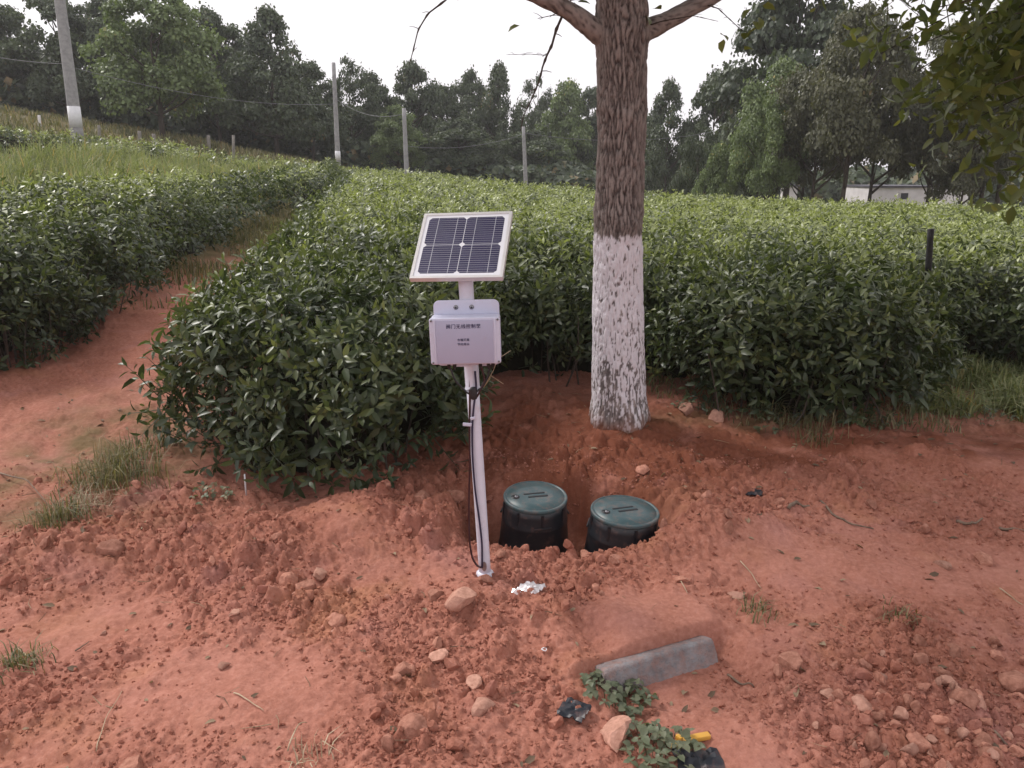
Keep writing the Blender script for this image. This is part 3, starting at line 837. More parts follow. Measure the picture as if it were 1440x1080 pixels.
TREES = [  # u centre, v top, width px, distance, kind, name, label, group
    (8, 15, 120, 44, 'roundB', 'broadleaf_tree', 'dark tree between the left border and the thick leaning utility pole', GL),
    (72, -12, 150, 40, 'roundA', 'broadleaf_tree', 'tall dark tree directly behind the leaning grey utility pole', GL),
    (150, 0, 130, 43, 'roundB', 'broadleaf_tree', 'dark crown squeezed between the thick leaning pole and the lighter green tree', GL), (-60, -20, 160, 41, 'wideA', 'broadleaf_tree', 'dark crown cut off by the left border above the slope', GL),
    (205, -25, 185, 35, 'midA', 'broadleaf_tree', 'lighter green bushy tree standing forward of the dark row on the left slope', None),
    (292, 20, 130, 42, 'roundA', 'broadleaf_tree', 'dark dome-shaped tree just right of the lighter green tree', GL),
    (375, 18, 150, 41, 'coneA', 'broadleaf_tree', 'tallest dark tree between the lighter green tree and the second utility pole', GL),
    (335, 70, 120, 46, 'wideA', 'broadleaf_tree', 'dark crown filling the gap between the dome-shaped tree and the tallest dark tree', GL), (432, 92, 110, 44, 'roundB', 'broadleaf_tree', 'dark tree just left of the second utility pole with the white band', GL), (240, 50, 130, 47, 'roundA', 'broadleaf_tree', 'dark crown peeking out behind the right side of the lighter green tree', GL),
    (488, 82, 80, 47, 'looseA', 'broadleaf_tree', 'sparse tree with sky showing through beside the white-banded second utility pole', GL),
    (520, 108, 90, 49, 'roundA', 'broadleaf_tree', 'short round tree right of the second utility pole', GL),
    (578, 92, 100, 50, 'roundB', 'broadleaf_tree', 'round-topped tree rising behind the third utility pole', GM),
    (620, 124, 80, 53, 'wideA', 'broadleaf_tree', 'small dark tree right of the round-topped tree behind the third utility pole', GM), (556, 150, 90, 46, 'midA', 'broadleaf_tree', 'low bushy tree left of the third utility pole', GM),
    (660, 106, 84, 55, 'roundA', 'broadleaf_tree', 'round dark tree standing just left of the pointed conical tree', GM),
    (702, 96, 92, 52, 'coneA', 'conifer_tree', 'dark conical tree with a pointed leader above the middle row', GM),
    (645, 170, 110, 48, 'wideA', 'broadleaf_tree', 'low dark tree in front of the round tree beside the conical one', GM),
    (756, 108, 66, 58, 'looseA', 'broadleaf_tree', 'sparse-crowned tree behind the hanging twig', GM),
    (797, 112, 96, 54, 'coneB', 'broadleaf_tree', 'broad greyish cone-shaped tree left of the whitewashed trunk', GM),
    (833, 128, 70, 56, 'roundB', 'broadleaf_tree', 'dark tree touching the left edge of the whitewashed trunk', GM), (740, 185, 110, 50, 'wideA', 'broadleaf_tree', 'low dark tree directly behind the shortest utility pole', GM), (860, 150, 90, 58, 'roundA', 'broadleaf_tree', 'dark tree mostly hidden behind the whitewashed trunk', GM),
    (942, 120, 96, 48, 'coneA', 'broadleaf_tree', 'dark upright tree just right of the whitewashed trunk', GR),
    (1008, 110, 110, 46, 'roundA', 'broadleaf_tree', 'dark round tree second to the right of the whitewashed trunk', GR),
    (905, 165, 80, 52, 'roundB', 'broadleaf_tree', 'low dark tree showing at the right edge of the whitewashed trunk', GR),
    (1135, -50, 230, 38, 'pine', 'pine_tree', 'tall pine with flat layered tufts against the sky', None),
    (1012, 200, 66, 33, 'coneB', 'young_tree', 'small yellowish young tree in front of the dark round tree', None),
    (1100, 90, 150, 34, 'looseC', 'broadleaf_tree', 'green leafy tree below the tall pine', GR),
    (1165, 60, 150, 30, 'looseB', 'broadleaf_tree', 'brownish tree just left of the tall brownish-green one before the shed', GR),
    (1215, 15, 190, 28, 'looseB', 'broadleaf_tree', 'tall brownish-green tree in front of the white shed', GR),
    (1348, 40, 170, 31, 'looseB', 'broadleaf_tree', 'brownish-green tree behind the right end of the white shed', GR), (1372, 150, 120, 27, 'looseB', 'broadleaf_tree', 'low spreading brownish tree right of the white shed', GR),
    (1420, 20, 200, 27, 'looseB', 'broadleaf_tree', 'dark-trunked tree on the pale lawn at the right border', GR),
    (1088, 140, 100, 30, 'looseC', 'broadleaf_tree', 'thin-trunked green tree in front of the leafy tree below the tall pine', GR),
    (1142, 130, 110, 33, 'looseB', 'broadleaf_tree', 'slim dark-trunked tree just left of the white shed', GR),
    (1250, 60, 150, 30, 'looseB', 'broadleaf_tree', 'brownish tree whose trunk stands before the left half of the shed', GR),
    (1330, 95, 140, 33, 'looseB', 'broadleaf_tree', 'brownish tree rising directly right of the shed window', GR),
    (985, 175, 70, 36, 'looseA', 'young_tree', 'thin sparse tree left of the small yellowish young tree', GR),
    (1065, 170, 80, 37, 'wideA', 'broadleaf_tree', 'low dark tree below the left side of the tall pine', GR), (1450, 0, 200, 29, 'wideA', 'broadleaf_tree', 'dark tree cut by the right border behind the overhanging leaves', GR),
]
def put_tree(i, u, vt, w, d, kind, name, label, group):
    c = dp(u, vt, d)
    x, y = c[0], c[1]
    g = float(smooth_h(x, y)) - .05
    h = c[2] - g
    depth = y * cp + (1.6 - g - h / 2) * sp
    wd = w / FPX * depth
    rng = random.Random(900 + i)
    root = empty(name, (x, y, g), label, 'tree', group, (0, 0, rng.uniform(0, 6.28)))
    cr, tr = TT[kind]
    a = link('trunk', tr, root, scale=(max(wd, 2.2) * .9, max(wd, 2.2) * .9, h))
    b = link('crown', cr, root, scale=(wd * 1.02, wd * 1.02, h))
    b['kind'] = 'stuff'
for i, t in enumerate(TREES): put_tree(i, *t)

def far_wood():
    rng = np.random.default_rng(77)
    n = 60000
    a = rng.uniform(-.75, .75, n); d = rng.uniform(62, 76, n)
    x, y = d * np.sin(a), d * np.cos(a)
    hh = np.interp(a, [-.75, -.2, .0, .1, .3, .75], [5.5, 4.0, 3.4, 2.8, 2.6, 2.6]) * (1 + .35 * fbm(x, y, .12, 3, 5))
    z = smooth_h(x, y) + hh * rng.random(n) ** .8
    P = np.stack([x, y, z], 1)
    N = np.stack([-np.sin(a) * .6, -np.cos(a) * .6, np.full(n, .6)], 1)
    Rm = frames(N, rng, .5)
    lv = np.array([(-.5, -.2, 0), (.1, -.55, .1), (.55, .15, 0), (-.1, .55, .12)]); lf = np.array([(0, 1, 2), (0, 2, 3)])
    V = np.einsum('nij,vj->nvi', Rm, lv) * rng.uniform(.35, .8, n)[:, None, None] + P[:, None]
    F = (lf[None] + (np.arange(n) * 4)[:, None, None]).reshape(-1, 3)
    T = np.repeat(np.stack([0 * a, rng.random(n), 0 * a], 1), 4, 0)
    o = link('far_woods', tri_mesh('far_woods', V.reshape(-1, 3), F, False, T, [M['tree_dark']]))
    tag(o, 'hazy low woodland closing the view behind the tree rows', None, None, 'stuff')
    # scrub beneath the left and middle rows
    n = 26000
    a = rng.uniform(-.72, .12, n); d = rng.uniform(46, 54, n)
    x, y = d * np.sin(a), d * np.cos(a)
    z = smooth_h(x, y) + (1.5 * (1 + .5 * fbm(x, y, .2, 3, 9))) * rng.random(n)
    V = np.einsum('nij,vj->nvi', frames(np.tile([0, -.6, .7], (n, 1)), rng, .5), lv) * rng.uniform(.2, .45, n)[:, None, None] + np.stack([x, y, z], 1)[:, None]
    F = (lf[None] + (np.arange(n) * 4)[:, None, None]).reshape(-1, 3)
    T = np.repeat(np.stack([0 * a, rng.random(n), 0 * a], 1), 4, 0)
    o = link('undergrowth', tri_mesh('undergrowth', V.reshape(-1, 3), F, False, T, [M['tree_dark']]))
    tag(o, 'dark scrub growing beneath the trees beyond the tea field', None, None, 'stuff')
far_wood()

# ------------------------------------------------------------------ white shed at the right
M['plaster'] = simple('white_plaster', (.78, .75, .76), (.62, .59, .60), 3, .85)
M['dark_glass'] = simple('dark_window', (.03, .035, .05), (.02, .02, .03), 6, .25)
M['roof'] = simple('dark_roof_sheet', (.10, .095, .12), (.06, .055, .07), 3, .7)
def shed():
    d = 42.0
    a, b = dp(1224, 264, d), dp(1312, 266, d)
    x0, x1, zt = a[0], b[0], a[2]
    g = float(smooth_h((x0 + x1) / 2, d)) - .1
    r = empty('shed', ((x0 + x1) / 2, d + 1.5, g), 'low white shed with one small dark window beyond the field', 'building')
    W, H = x1 - x0, zt - g
    mb = MB()
    mb.box((0, -1.45, H / 2), (W, .14, H)); mb.box((0, 1.45, H / 2), (W, .14, H))
    mb.box((-W / 2 + .07, 0, H / 2), (.138, 2.76, H)); mb.box((W / 2 - .07, 0, H / 2), (.138, 2.76, H))
    mb.build('wall', M['plaster'], r)
    mb = MB(); mb.box((.05, 0, H + .055), (W + .2, 3.3, .10)); mb.build('roof', M['roof'], r)
    wx = (dp(1271, 276, d)[0]) - (x0 + x1) / 2; wz = dp(1271, 276, d)[2] - g
    fr = MB()
    for q, s in (((wx, -1.535, wz + .19), (.5, .05, .05)), ((wx, -1.535, wz - .19), (.5, .05, .05)), ((wx - .225, -1.535, wz), (.05, .05, .33)), ((wx + .225, -1.535, wz), (.05, .05, .33))): fr.box(q, s)
    w = fr.build('window', M['plaster'], r)
    mb = MB(); mb.box((wx, -1.53, wz), (.4, .012, .33)); mb.build('pane', M['dark_glass'], w)
    for u, w_, h_, lab in ((1110, 11, .9, 'small pale hut glimpsed between dark trunks left of the shed'), (1336, 34, 1.0, 'pale outbuilding right of the white shed, half hidden by trunks')):
        c = dp(u, 262, 50.0); g2 = float(smooth_h(c[0], 50.0)) - .1
        ww = w_ / FPX * 50
        q = empty('outbuilding', (c[0], 50.0, g2), lab, 'building')
        hh = c[2] - g2
        mb = MB(); mb.box((0, 0, hh / 2), (ww, 1.6, hh)); mb.build('wall', M['plaster'], q)
        mb = MB(); mb.box((0, 0, hh + .05), (ww + .2, 1.9, .09)); mb.build('roof', M['roof'], q)
shed()

# ------------------------------------------------------------------ utility poles, wires, posts
M['concrete'] = simple('grey_concrete', (.38, .37, .375), (.25, .245, .25), 9, .9, 0, .4, 60)
M['band'] = simple('white_band_paint', (.80, .80, .82), (.68, .68, .70), 12, .7)
M['wire'] = simple('grey_wire', (.20, .20, .22), (.14, .14, .16), 5, .6)
M['ceramic'] = simple('insulator', (.55, .50, .46), (.40, .36, .34), 10, .3)
POLES = {}
def utility_pole(key, ub, vb, ut, vt, wpx, label, band, d=None, cross=False):
    b = at(ub, vb) if d is None else dp(ub, vb, d)
    b = np.array([b[0], b[1], float(smooth_h(b[0], b[1]))])
    top = dp(ut, vt, b[1])
    if vt <= 0: top = top + (top - b) * .55
    dep = b[1] * cp + (1.6 - b[2]) * sp
    r0 = wpx / FPX * dep / 2
    root = empty('utility_pole', b, label, 'utility pole', 'utility poles')
    H = top - b
    mb = MB(); ts = np.linspace(-.02, 1, 9)
    mb.tube([H * t for t in ts], r0 * (1 - .32 * ts), 14, (.5, 0, 0)); mb.build('pole', M['concrete'], root, True)
    if band:
        t0, t1 = band
        mb = MB(); q = np.linspace(t0, t1, 3)
        mb.tube([H * t for t in q], r0 * (1 - .32 * q) + .006, 14); mb.build('white_band', M['band'], root, True)
    if cross:
        mb = MB(); mb.box(H * .965 + [0, -r0, 0], (1.1, .07, .07)); c = mb.build('crossarm', M['concrete'], root)
        for s in (-.45, .45):
            mb = MB(); mb.lathe([(0, .0), (.035, 0), (.045, .03), (.03, .05), (.04, .08), (.0, .11)], 8, H * .965 + [s, -r0, .036]); mb.build('insulator', M['ceramic'], c, True)
    POLES[key] = (b, H)
utility_pole('a', 112, 216, 84, 0, 17, 'thick leaning grey utility pole with white band in the tall grass', (.115, .205))
utility_pole('b', 476, 243, 469, 88, 7.5, 'slim utility pole with low white band beside the sparse tree', (.17, .25), d=32.0)
utility_pole('c', 573, 262, 568, 152, 7.5, 'short pale utility pole standing at the left end of the field crest', None, d=28.0)
utility_pole('d', 741, 258, 736, 178, 6.5, 'shortest utility pole below the hanging twig of the whitewashed tree', None, d=31.0)
def wire(label, A, B, sag, r=.008):
    t = np.linspace(0, 1, 24)[:, None]
    P = A * (1 - t) + B * t; P[:, 2] -= sag * 4 * (t * (1 - t))[:, 0]
    mb = MB(); mb.tube(P - A, r, 5)
    tag(mb.build('power_line', M['wire'], None, True, loc=A), label, 'wire', 'overhead wires')
def ptop(k, f=.97): return POLES[k][0] + POLES[k][1] * f
def pmid(k, u, v): return dp(u, v, POLES[k][0][1])
wire('overhead wire strung from the thick leaning pole to the second pole', pmid('a', 92, 92), pmid('b', 473, 146), .35)
wire('overhead wire entering at the left border toward the thick leaning pole', pmid('a', -90, 62), pmid('a', 92, 90), .1)
wire('overhead wire running from the second pole to the third pole', pmid('b', 474, 140), pmid('c', 568, 160), .3)
wire('overhead wire rising from the third pole to the shortest pole', pmid('c', 569, 205), pmid('d', 737, 188), .25)
wire('overhead wire leaving the shortest pole toward the right behind the trunk', pmid('d', 737, 187), dp(1000, 186, 33), .3)

M['stake'] = simple('weathered_stake', (.27, .25, .22), (.18, .165, .15), 20, .9)
M['paint_white'] = simple('whitewash', (.78, .76, .76), (.60, .57, .57), 20, .85)
M['dark_stake'] = simple('blackened_wood', (.03, .028, .03), (.015, .014, .016), 30, .8)
M['grey_stake'] = simple('mossy_stake', (.20, .21, .18), (.11, .12, .10), 30, .9)
for u, vb, vt, w, m_, lab in ((264, 236, 208, 4, 'stake', 'pale wooden stake on the left slope left of the taller stake'), (329, 245, 190, 4, 'stake', 'tall thin wooden stake on the left slope below the dark trees'),
                          (140, 196, 176, 4, 'stake', 'short stake near the tree row right of the thick pole'), (56, 178, 162, 4, 'paint_white', 'whitened stump stake at the foot of the leftmost trees'),
                          (197, 206, 184, 5, 'stake', 'left one of two pale trunk stubs under the lighter green tree'), (217, 208, 188, 5, 'stake', 'right one of two pale trunk stubs under the lighter green tree'),
                          (551, 247, 226, 5, 'paint_white', 'whitewashed stub in the red earth left of the third pole'), (294, 212, 190, 5, 'stake', 'pale stub under the dome-shaped dark tree')):
    b = at(u, vb); dep = b[1] * cp + (1.6 - b[2]) * sp; top = dp(u - 1, vt, b[1]); r = w / FPX * dep / 2
    t = np.linspace(0, 1, 5)[:, None]
    mb = MB(); mb.tube((top - b) * t, r * (1.1 - .2 * t[:, 0]), 8, (.3, 0, 0))
    tag(mb.build('stake', M[m_], None, True, loc=b), lab, 'stake', 'stakes and stubs on the far slope')
def post_right():
    b = gp(1296, 535); b[2] = float(Hfull(b[0], b[1])) - .02
    top = dp(1309, 322, b[1] - .02)
    r = empty('fence_post', b, 'thin weathered stake with blackened top standing among the right tea bushes', 'post')
    H = top - b
    mb = MB(); t = np.linspace(0, .72, 6)[:, None]; mb.tube(H * t + .004 * np.sin(t * 9) * [1, 0, 0], .024 - .004 * t[:, 0], 8, (.4, 0, 0)); mb.build('stake', M['grey_stake'], r, True)
    mb = MB(); t = np.linspace(.715, 1, 5)[:, None]; mb.tube(H * t, np.array([.022, .024, .023, .022, .025]), 8, (.4, 0, 0)); mb.build('blackened_tip', M['dark_stake'], r, True)
post_right()

# ------------------------------------------------------------------ the whitewashed tree
M['bark'] = bark_mat('furrowed_bark', True)
def main_tree():
    b = gp(870, 600); b[2] = 0.15
    base = np.array([.69, 4.70, .0])
    root = empty('whitewashed_tree', base, 'big furrowed tree trunk with whitewashed lower half rising out of the frame', 'tree')
    na, nz = 200, 620
    zs = np.linspace(-.15, 4.4, nz)
    kz = [-.2, .08, .2, .5, 1.2, 1.77, 2.2, 2.45, 3.2, 4.4]
    r = np.interp(zs, kz, [.235, .196, .177, .166, .148, .141, .146, .152, .11, .06])
    cx = np.interp(zs, [0, 1.2, 1.77, 2.45, 4.4], [0, -.052, -.052, -.075, -.15])
    th = np.linspace(0, 2 * math.pi, na, endpoint=False)
    TH, ZZ = np.meshgrid(th, zs); RR = r[:, None] + 0 * TH
    X, Y = np.cos(TH) * .15, np.sin(TH) * .15
    wz = ZZ + .03 * perlin3(X * 9, Y * 9, ZZ * 6, 3)
    wx = X + .008 * perlin3(X * 14, Y * 14, ZZ * 9, 4); wy = Y + .008 * perlin3(X * 14, Y * 14, ZZ * 9, 5)
    n1 = np.abs(perlin3(wx * 58, wy * 58, wz * 10, 6)); n2 = np.abs(perlin3(wx * 80, wy * 80, wz * 17, 7))
    fur = np.exp(-(n1 / .22) ** 1.4); fur2 = np.exp(-(n2 / .10) ** 1.5)
    amp = np.interp(zs, [0, .4, 1.1, 1.4, 4], [.6, .65, .8, 1.15, 1.0])[:, None]
    disp = amp * (-.014 * fur - .006 * fur2) + .010 * perlin3(X * 7, Y * 7, ZZ * 3, 8)
    for zb, wv, a in ((1.92, .03, .007), (1.66, .02, .004), (2.33, .05, .008), (1.36, .04, .006), (1.12, .03, .003)):   # old branch rings
        ww = zb + .03 * np.sin(TH * 2 + zb * 7)
        disp = disp + a * np.exp(-((ZZ - ww) / wv) ** 2)
    disp = disp + .02 * np.exp(-((ZZ - 1.3) / .05) ** 2 - ((np.cos(TH - 5.0) - 1) / .08) ** 2)
    disp += .02 * np.exp(-np.maximum(ZZ, 0) / .10) * np.sin(TH * 5 + 1)
    RR = RR + disp
    V = np.stack([cx[:, None] + RR * np.cos(TH), RR * np.sin(TH), ZZ], -1).reshape(-1, 3)
    i, j = np.meshgrid(np.arange(nz - 1), np.arange(na), indexing='ij'); k = (j + 1) % na
    Q = np.stack([i*na+j, i*na+k, (i+1)*na+k, (i+1)*na+j], -1).reshape(-1, 4)
    # whitewash: brushed up to a slightly wavy line, lost from some furrows and flaked patches
    edge = 1.235 + .016 * perlin3(X * 30, Y * 30, ZZ * 0, 9) + .012 * perlin3(X * 80, Y * 80, ZZ * 12, 19) - .03 * fur
    wash = sstep(.008, -.008, ZZ - edge)
    fl = perlin3(X * 62, Y * 62, ZZ * 16, 10) + .8 * perlin3(X * 130, Y * 130, ZZ * 46, 11) + .35 * perlin3(X * 7, Y * 7, ZZ * 3, 12)
    lowz = np.interp(ZZ, [0, .08, .28, .5, .8, 1.2], [.78, .5, .12, -.1, -.28, -.45])
    flake = sstep(.30, .48, fl + lowz + .7 * fur - .10)
    wash = wash * (1 - .92 * flake)
    soil = .8 * sstep(.16, .04, ZZ + .07 * perlin3(X * 20, Y * 20, ZZ * 8, 13))
    T = np.stack([np.clip(fur * .85 + .5 * fur2, 0, 1), wash, soil], -1).reshape(-1, 3)
    link('trunk', tri_mesh('trunk', V, Q, True, T, [M['bark']]), root)
    B = lambda u, v, y: dp(u, v, y) - base
    def limb(name, pts, rad, seed):
        P = np.array(pts); m = 60
        tt = np.linspace(0, 1, len(P)); ti = np.linspace(0, 1, m)
        Pi = np.stack([np.interp(ti, tt, P[:, q]) for q in range(3)], 1)
        for _ in range(4): Pi[1:-1] = (Pi[:-2] + 2 * Pi[1:-1] + Pi[2:]) / 4
        mb = MB(); mb.tube(Pi, np.interp(ti, np.linspace(0, 1, len(rad)), rad), 28, (0, 0, 0))
        V = mb.V[0]; rngl = np.abs(perlin3(V[:, 0] * 22, V[:, 1] * 30, V[:, 2] * 30, seed))
        f = np.exp(-(rngl / .1) ** 1.3); C = np.vstack([np.repeat(Pi, 28, 0), Pi[:1], Pi[-1:]])
        d = V - C; V = V - d * (f * .10)[:, None] + d * .12 * perlin3(V[:, 0] * 9, V[:, 1] * 9, V[:, 2] * 9, seed + 1)[:, None]
        return link(name, tri_mesh(name, V, mb.F[0], True, np.stack([f, 0 * f, 0 * f], 1), [M['bark']]), root)
    limb('limb', [B(868, 62, 4.72), B(836, 42, 4.66), B(800, 14, 4.62), B(752, -8, 4.58), B(680, -45, 4.5), B(560, -130, 4.4), B(430, -260, 4.3)], [.075, .060, .050, .046, .042, .03, .012], 31)
    limb('limb', [B(880, 64, 4.78), B(906, 44, 4.78), B(940, 28, 4.82), B(1000, -4, 4.9), B(1080, -50, 5.0), B(1200, -150, 5.1), B(1320, -290, 5.2)], [.08, .062, .050, .046, .042, .03, .012], 33)
    def twig(pix, y0, y1, r0, r1, lab=None):
        t = np.linspace(0, 1, len(pix))
        P = np.array([B(u, v, y0 + (y1 - y0) * q) for (u, v), q in zip(pix, t)])
        ti = np.linspace(0, 1, 30); Pi = np.stack([np.interp(ti, t, P[:, q]) for q in range(3)], 1)
        rr = r0 + (r1 - r0) * ti; rr[3::4] *= 1.5
        mb = MB(); mb.tube(Pi, rr, 6, (.4, 0, 0))
        rng = random.Random(int(pix[0][0]))
        for q in range(4, 28, 5):
            e = Pi[q] + np.array([rng.choice((-1, 1)) * rng.uniform(.02, .06), 0, rng.uniform(-.02, .03)])
            mb.tube([Pi[q], (Pi[q] + e) / 2 + [0, 0, .004], e], [r1 * 1.2, r1, r1 * .6], 4, (.4, 0, 0), False)
        return mb.build('twig', M['wood'], root, True)
    twig([(790, 24), (782, 42), (776, 64), (769, 78), (763, 94), (759, 111), (753, 127), (745, 145), (736, 163), (732, 184)], 4.60, 4.5, .0075, .0022)
    twig([(690, -55), (660, -30), (627, 0), (602, 19), (588, 42), (580, 75), (575, 92)], 4.5, 4.3, .007, .0016)
    twig([(790, 16), (775, 22), (756, 26)], 4.6, 4.55, .003, .0015)
    twig([(905, 38), (930, 30), (975, 22), (1010, 30)], 4.75, 4.6, .004, .0012)
    twig([(769, 78), (745, 76), (712, 77)], 4.55, 4.5, .0018, .001)
    twig([(796, 12), (806, -6), (815, -20)], 4.6, 4.6, .005, .002)
    twig([(985, 4), (1010, 12), (1040, 40), (1054, 48)], 4.88, 4.7, .004, .0012)
    # leaves: a few in view, and the crown above the frame
    rng = np.random.default_rng(55)
    lm = []
    for q in range(4):
        V, F = leaf_geo(.075, .055, rng.uniform(.1, .4), .25, 2); lm.append(tri_mesh('leaf', V, F, True, np.tile([rng.uniform(0, .7), .7, 0], (len(V), 1)), [M['near_leaf']]))
    for u, v in ((1013, 48), (1018, 55), (1050, 46), (1062, 30), (1068, 24), (731, 36), (1056, 12), (1046, 70), (800, 6), (812, 3), (818, 18), (806, 10), (908, 22), (920, 12), (1072, 8), (1080, 22), (1066, 40)):
        p = B(u, v, 4.65)
        link('leaf', lm[int(rng.integers(4))], root, p, (rng.uniform(-1, .4), rng.uniform(-.6, .6), rng.uniform(0, 6.28)))
    n = 5200
    P = np.stack([rng.normal(.1, 1.5, n), rng.normal(0, 1.3, n), rng.uniform(3.2, 5.8, n)], 1)
    P = P[(np.hypot(P[:, 0], P[:, 1]) < 3.2) & (P[:, 2] > 2.75 + .2 * (P[:, 1] + 2))]
    tp = [sprig(rng, 7, .10, .065, 1, .22) for _ in range(4)]
    V, F, T = scatter(tp, P, np.tile([0, 0, 1.0], (len(P), 1)), np.full(len(P), 1.2), rng, .6)
    c = link('crown', tri_mesh('crown', V, F, True, T, [M['near_leaf']]), root); c['kind'] = 'stuff'
    mb = MB()
    for q in range(26):
        e = P[int(rng.integers(len(P)))]; z0 = rng.uniform(2.7, 3.9); s = np.array([np.interp(z0, zs, cx), 0, z0])
        mb.tube([s, (s + e) / 2 + [0, 0, .1], e], [.03, .018, .006], 6, (.4, 0, 0), False)
    mb.build('upper_branches', M['wood'], root, True)['kind'] = 'stuff'
main_tree()

# ------------------------------------------------------------------ tree at the right border: its drooping leafy branches hang into view
def border_tree():
    base = np.array([5.6, 5.6, float(smooth_h(5.6, 5.6))])
    root = empty('overhanging_tree', base, 'near tree at the right border with drooping branches of large leaves', 'tree')
    rng = np.random.default_rng(66)
    mb = MB(); z = np.linspace(-.1, 4.2, 9)
    mb.tube([(0, .02 * math.sin(q * 3), q) for q in z], .13 - .022 * z, 14, (.3, 0, 0)); mb.build('trunk', M['wood'], root, True)
    ends = [((1290, 100), 5.0), ((1330, 165), 4.9), ((1360, 215), 4.8), ((1400, 120), 4.5), ((1420, 250), 4.9), ((1320, 10), 4.6), ((1390, 60), 5.3), ((1435, 170), 4.4), ((1240, 75), 5.6), ((1300, 60), 5.5), ((1345, 120), 5.4),
            ((1440, 90), 4.8), ((1375, 165), 5.1), ((1425, 20), 4.7), ((1275, -20), 5.0), ((1350, 30), 4.9), ((1400, 200), 5.3), ((1310, 130), 5.2), ((1260, -10), 4.6), ((1440, 275), 4.7), ((1380, 100), 4.6)]
    pts, nrm = [], []
    br = MB()
    for (px, yy) in ends:
        e = dp(*px, yy) - base
        s = np.array([0, 0, rng.uniform(2.2, 3.4)])
        m1 = s * .55 + e * .45 + [0, 0, rng.uniform(.35, .6)]
        t = np.linspace(0, 1, 14)[:, None]
        C = s * (1 - t) ** 2 + 2 * m1 * t * (1 - t) + e * t * t
        br.tube(C, .016 - .013 * t[:, 0], 6, (.4, 0, 0), False)
        for q in np.linspace(.45, 1.0, 15):
            c0 = s * (1 - q) ** 2 + 2 * m1 * q * (1 - q) + e * q * q
            pts.append(c0 + rng.normal(0, .07, 3)); nrm.append([rng.normal(-.4, .5), rng.normal(-.2, .5), rng.normal(-.2, .5)])
            for _ in range(1): pts.append(c0 + rng.normal(0, .16, 3)); nrm.append([rng.normal(-.4, .5), rng.normal(-.2, .5), rng.normal(-.3, .5)])
    br.build('branches', M['wood'], root, True)['kind'] = 'stuff'
    tp = [sprig(rng, 6, .125, .05, 2, .2) for _ in range(5)]
    P = np.array(pts); N = np.array(nrm); N /= np.linalg.norm(N, axis=1)[:, None]
    V, F, T = scatter(tp, P, N, rng.uniform(.8, 1.15, len(P)), rng, .3)
    link('foliage', tri_mesh('foliage', V, F, True, T, [M['near_leaf']]), root)['kind'] = 'stuff'
    lm = []
    for q in range(5):
        lv, lf = leaf_geo(.14, .055, rng.uniform(.1, .5), .3, 2); lm.append(tri_mesh('leaf', lv, lf, True, np.tile([rng.uniform(0, .6), rng.uniform(.2, 1), 0], (len(lv), 1)), [M['near_leaf']]))
    for q in range(120):
        p = P[int(rng.integers(len(P)))] + rng.normal(0, .08, 3)
        link('leaf', lm[q % 5], root, p, (rng.uniform(-1.5, .1), rng.uniform(-.6, .6), rng.uniform(0, 6.28)))
border_tree()

# ------------------------------------------------------------------ solar post
M['white_pvc'] = simple('white_painted_tube', (.68, .685, .79), (.61, .615, .71), 14, .4, dust=0.35)
M['box_face'] = simple('pale_grey_plastic', (.41, .41, .55), (.38, .38, .51), 6, .38, dust=0.15)
M['box_body'] = simple('white_plastic_box', (.58, .585, .72), (.53, .535, .66), 6, .35, dust=0.22)
M['alu'] = simple('silver_frame', (.74, .72, .72), (.64, .62, .62), 10, .35, .35)
M['backsheet'] = simple('white_backsheet', (.80, .80, .84), (.76, .76, .80), 8, .25)
M['cell'] = simple('blue_black_silicon', (.045, .04, .095), (.03, .028, .07), 8, .2, 0, 0, 80, .55)
M['busbar'] = simple('silver_ribbon', (.62, .62, .68), (.52, .52, .58), 30, .35, .4)
M['steel'] = simple('dull_steel', (.40, .40, .42), (.26, .25, .27), 60, .4, .8)
M['black_rubber'] = simple('black_rubber', (.018, .018, .022), (.010, .010, .013), 40, .45)
M['blue_cable'] = simple('dark_blue_cable', (.022, .022, .06), (.015, .015, .04), 40, .4)
M['brown_cable'] = simple('dark_red_cable', (.05, .012, .015), (.03, .008, .01), 40, .4)
M['ink'] = simple('navy_ink', (.03, .025, .09), (.02, .018, .06), 50, .7)
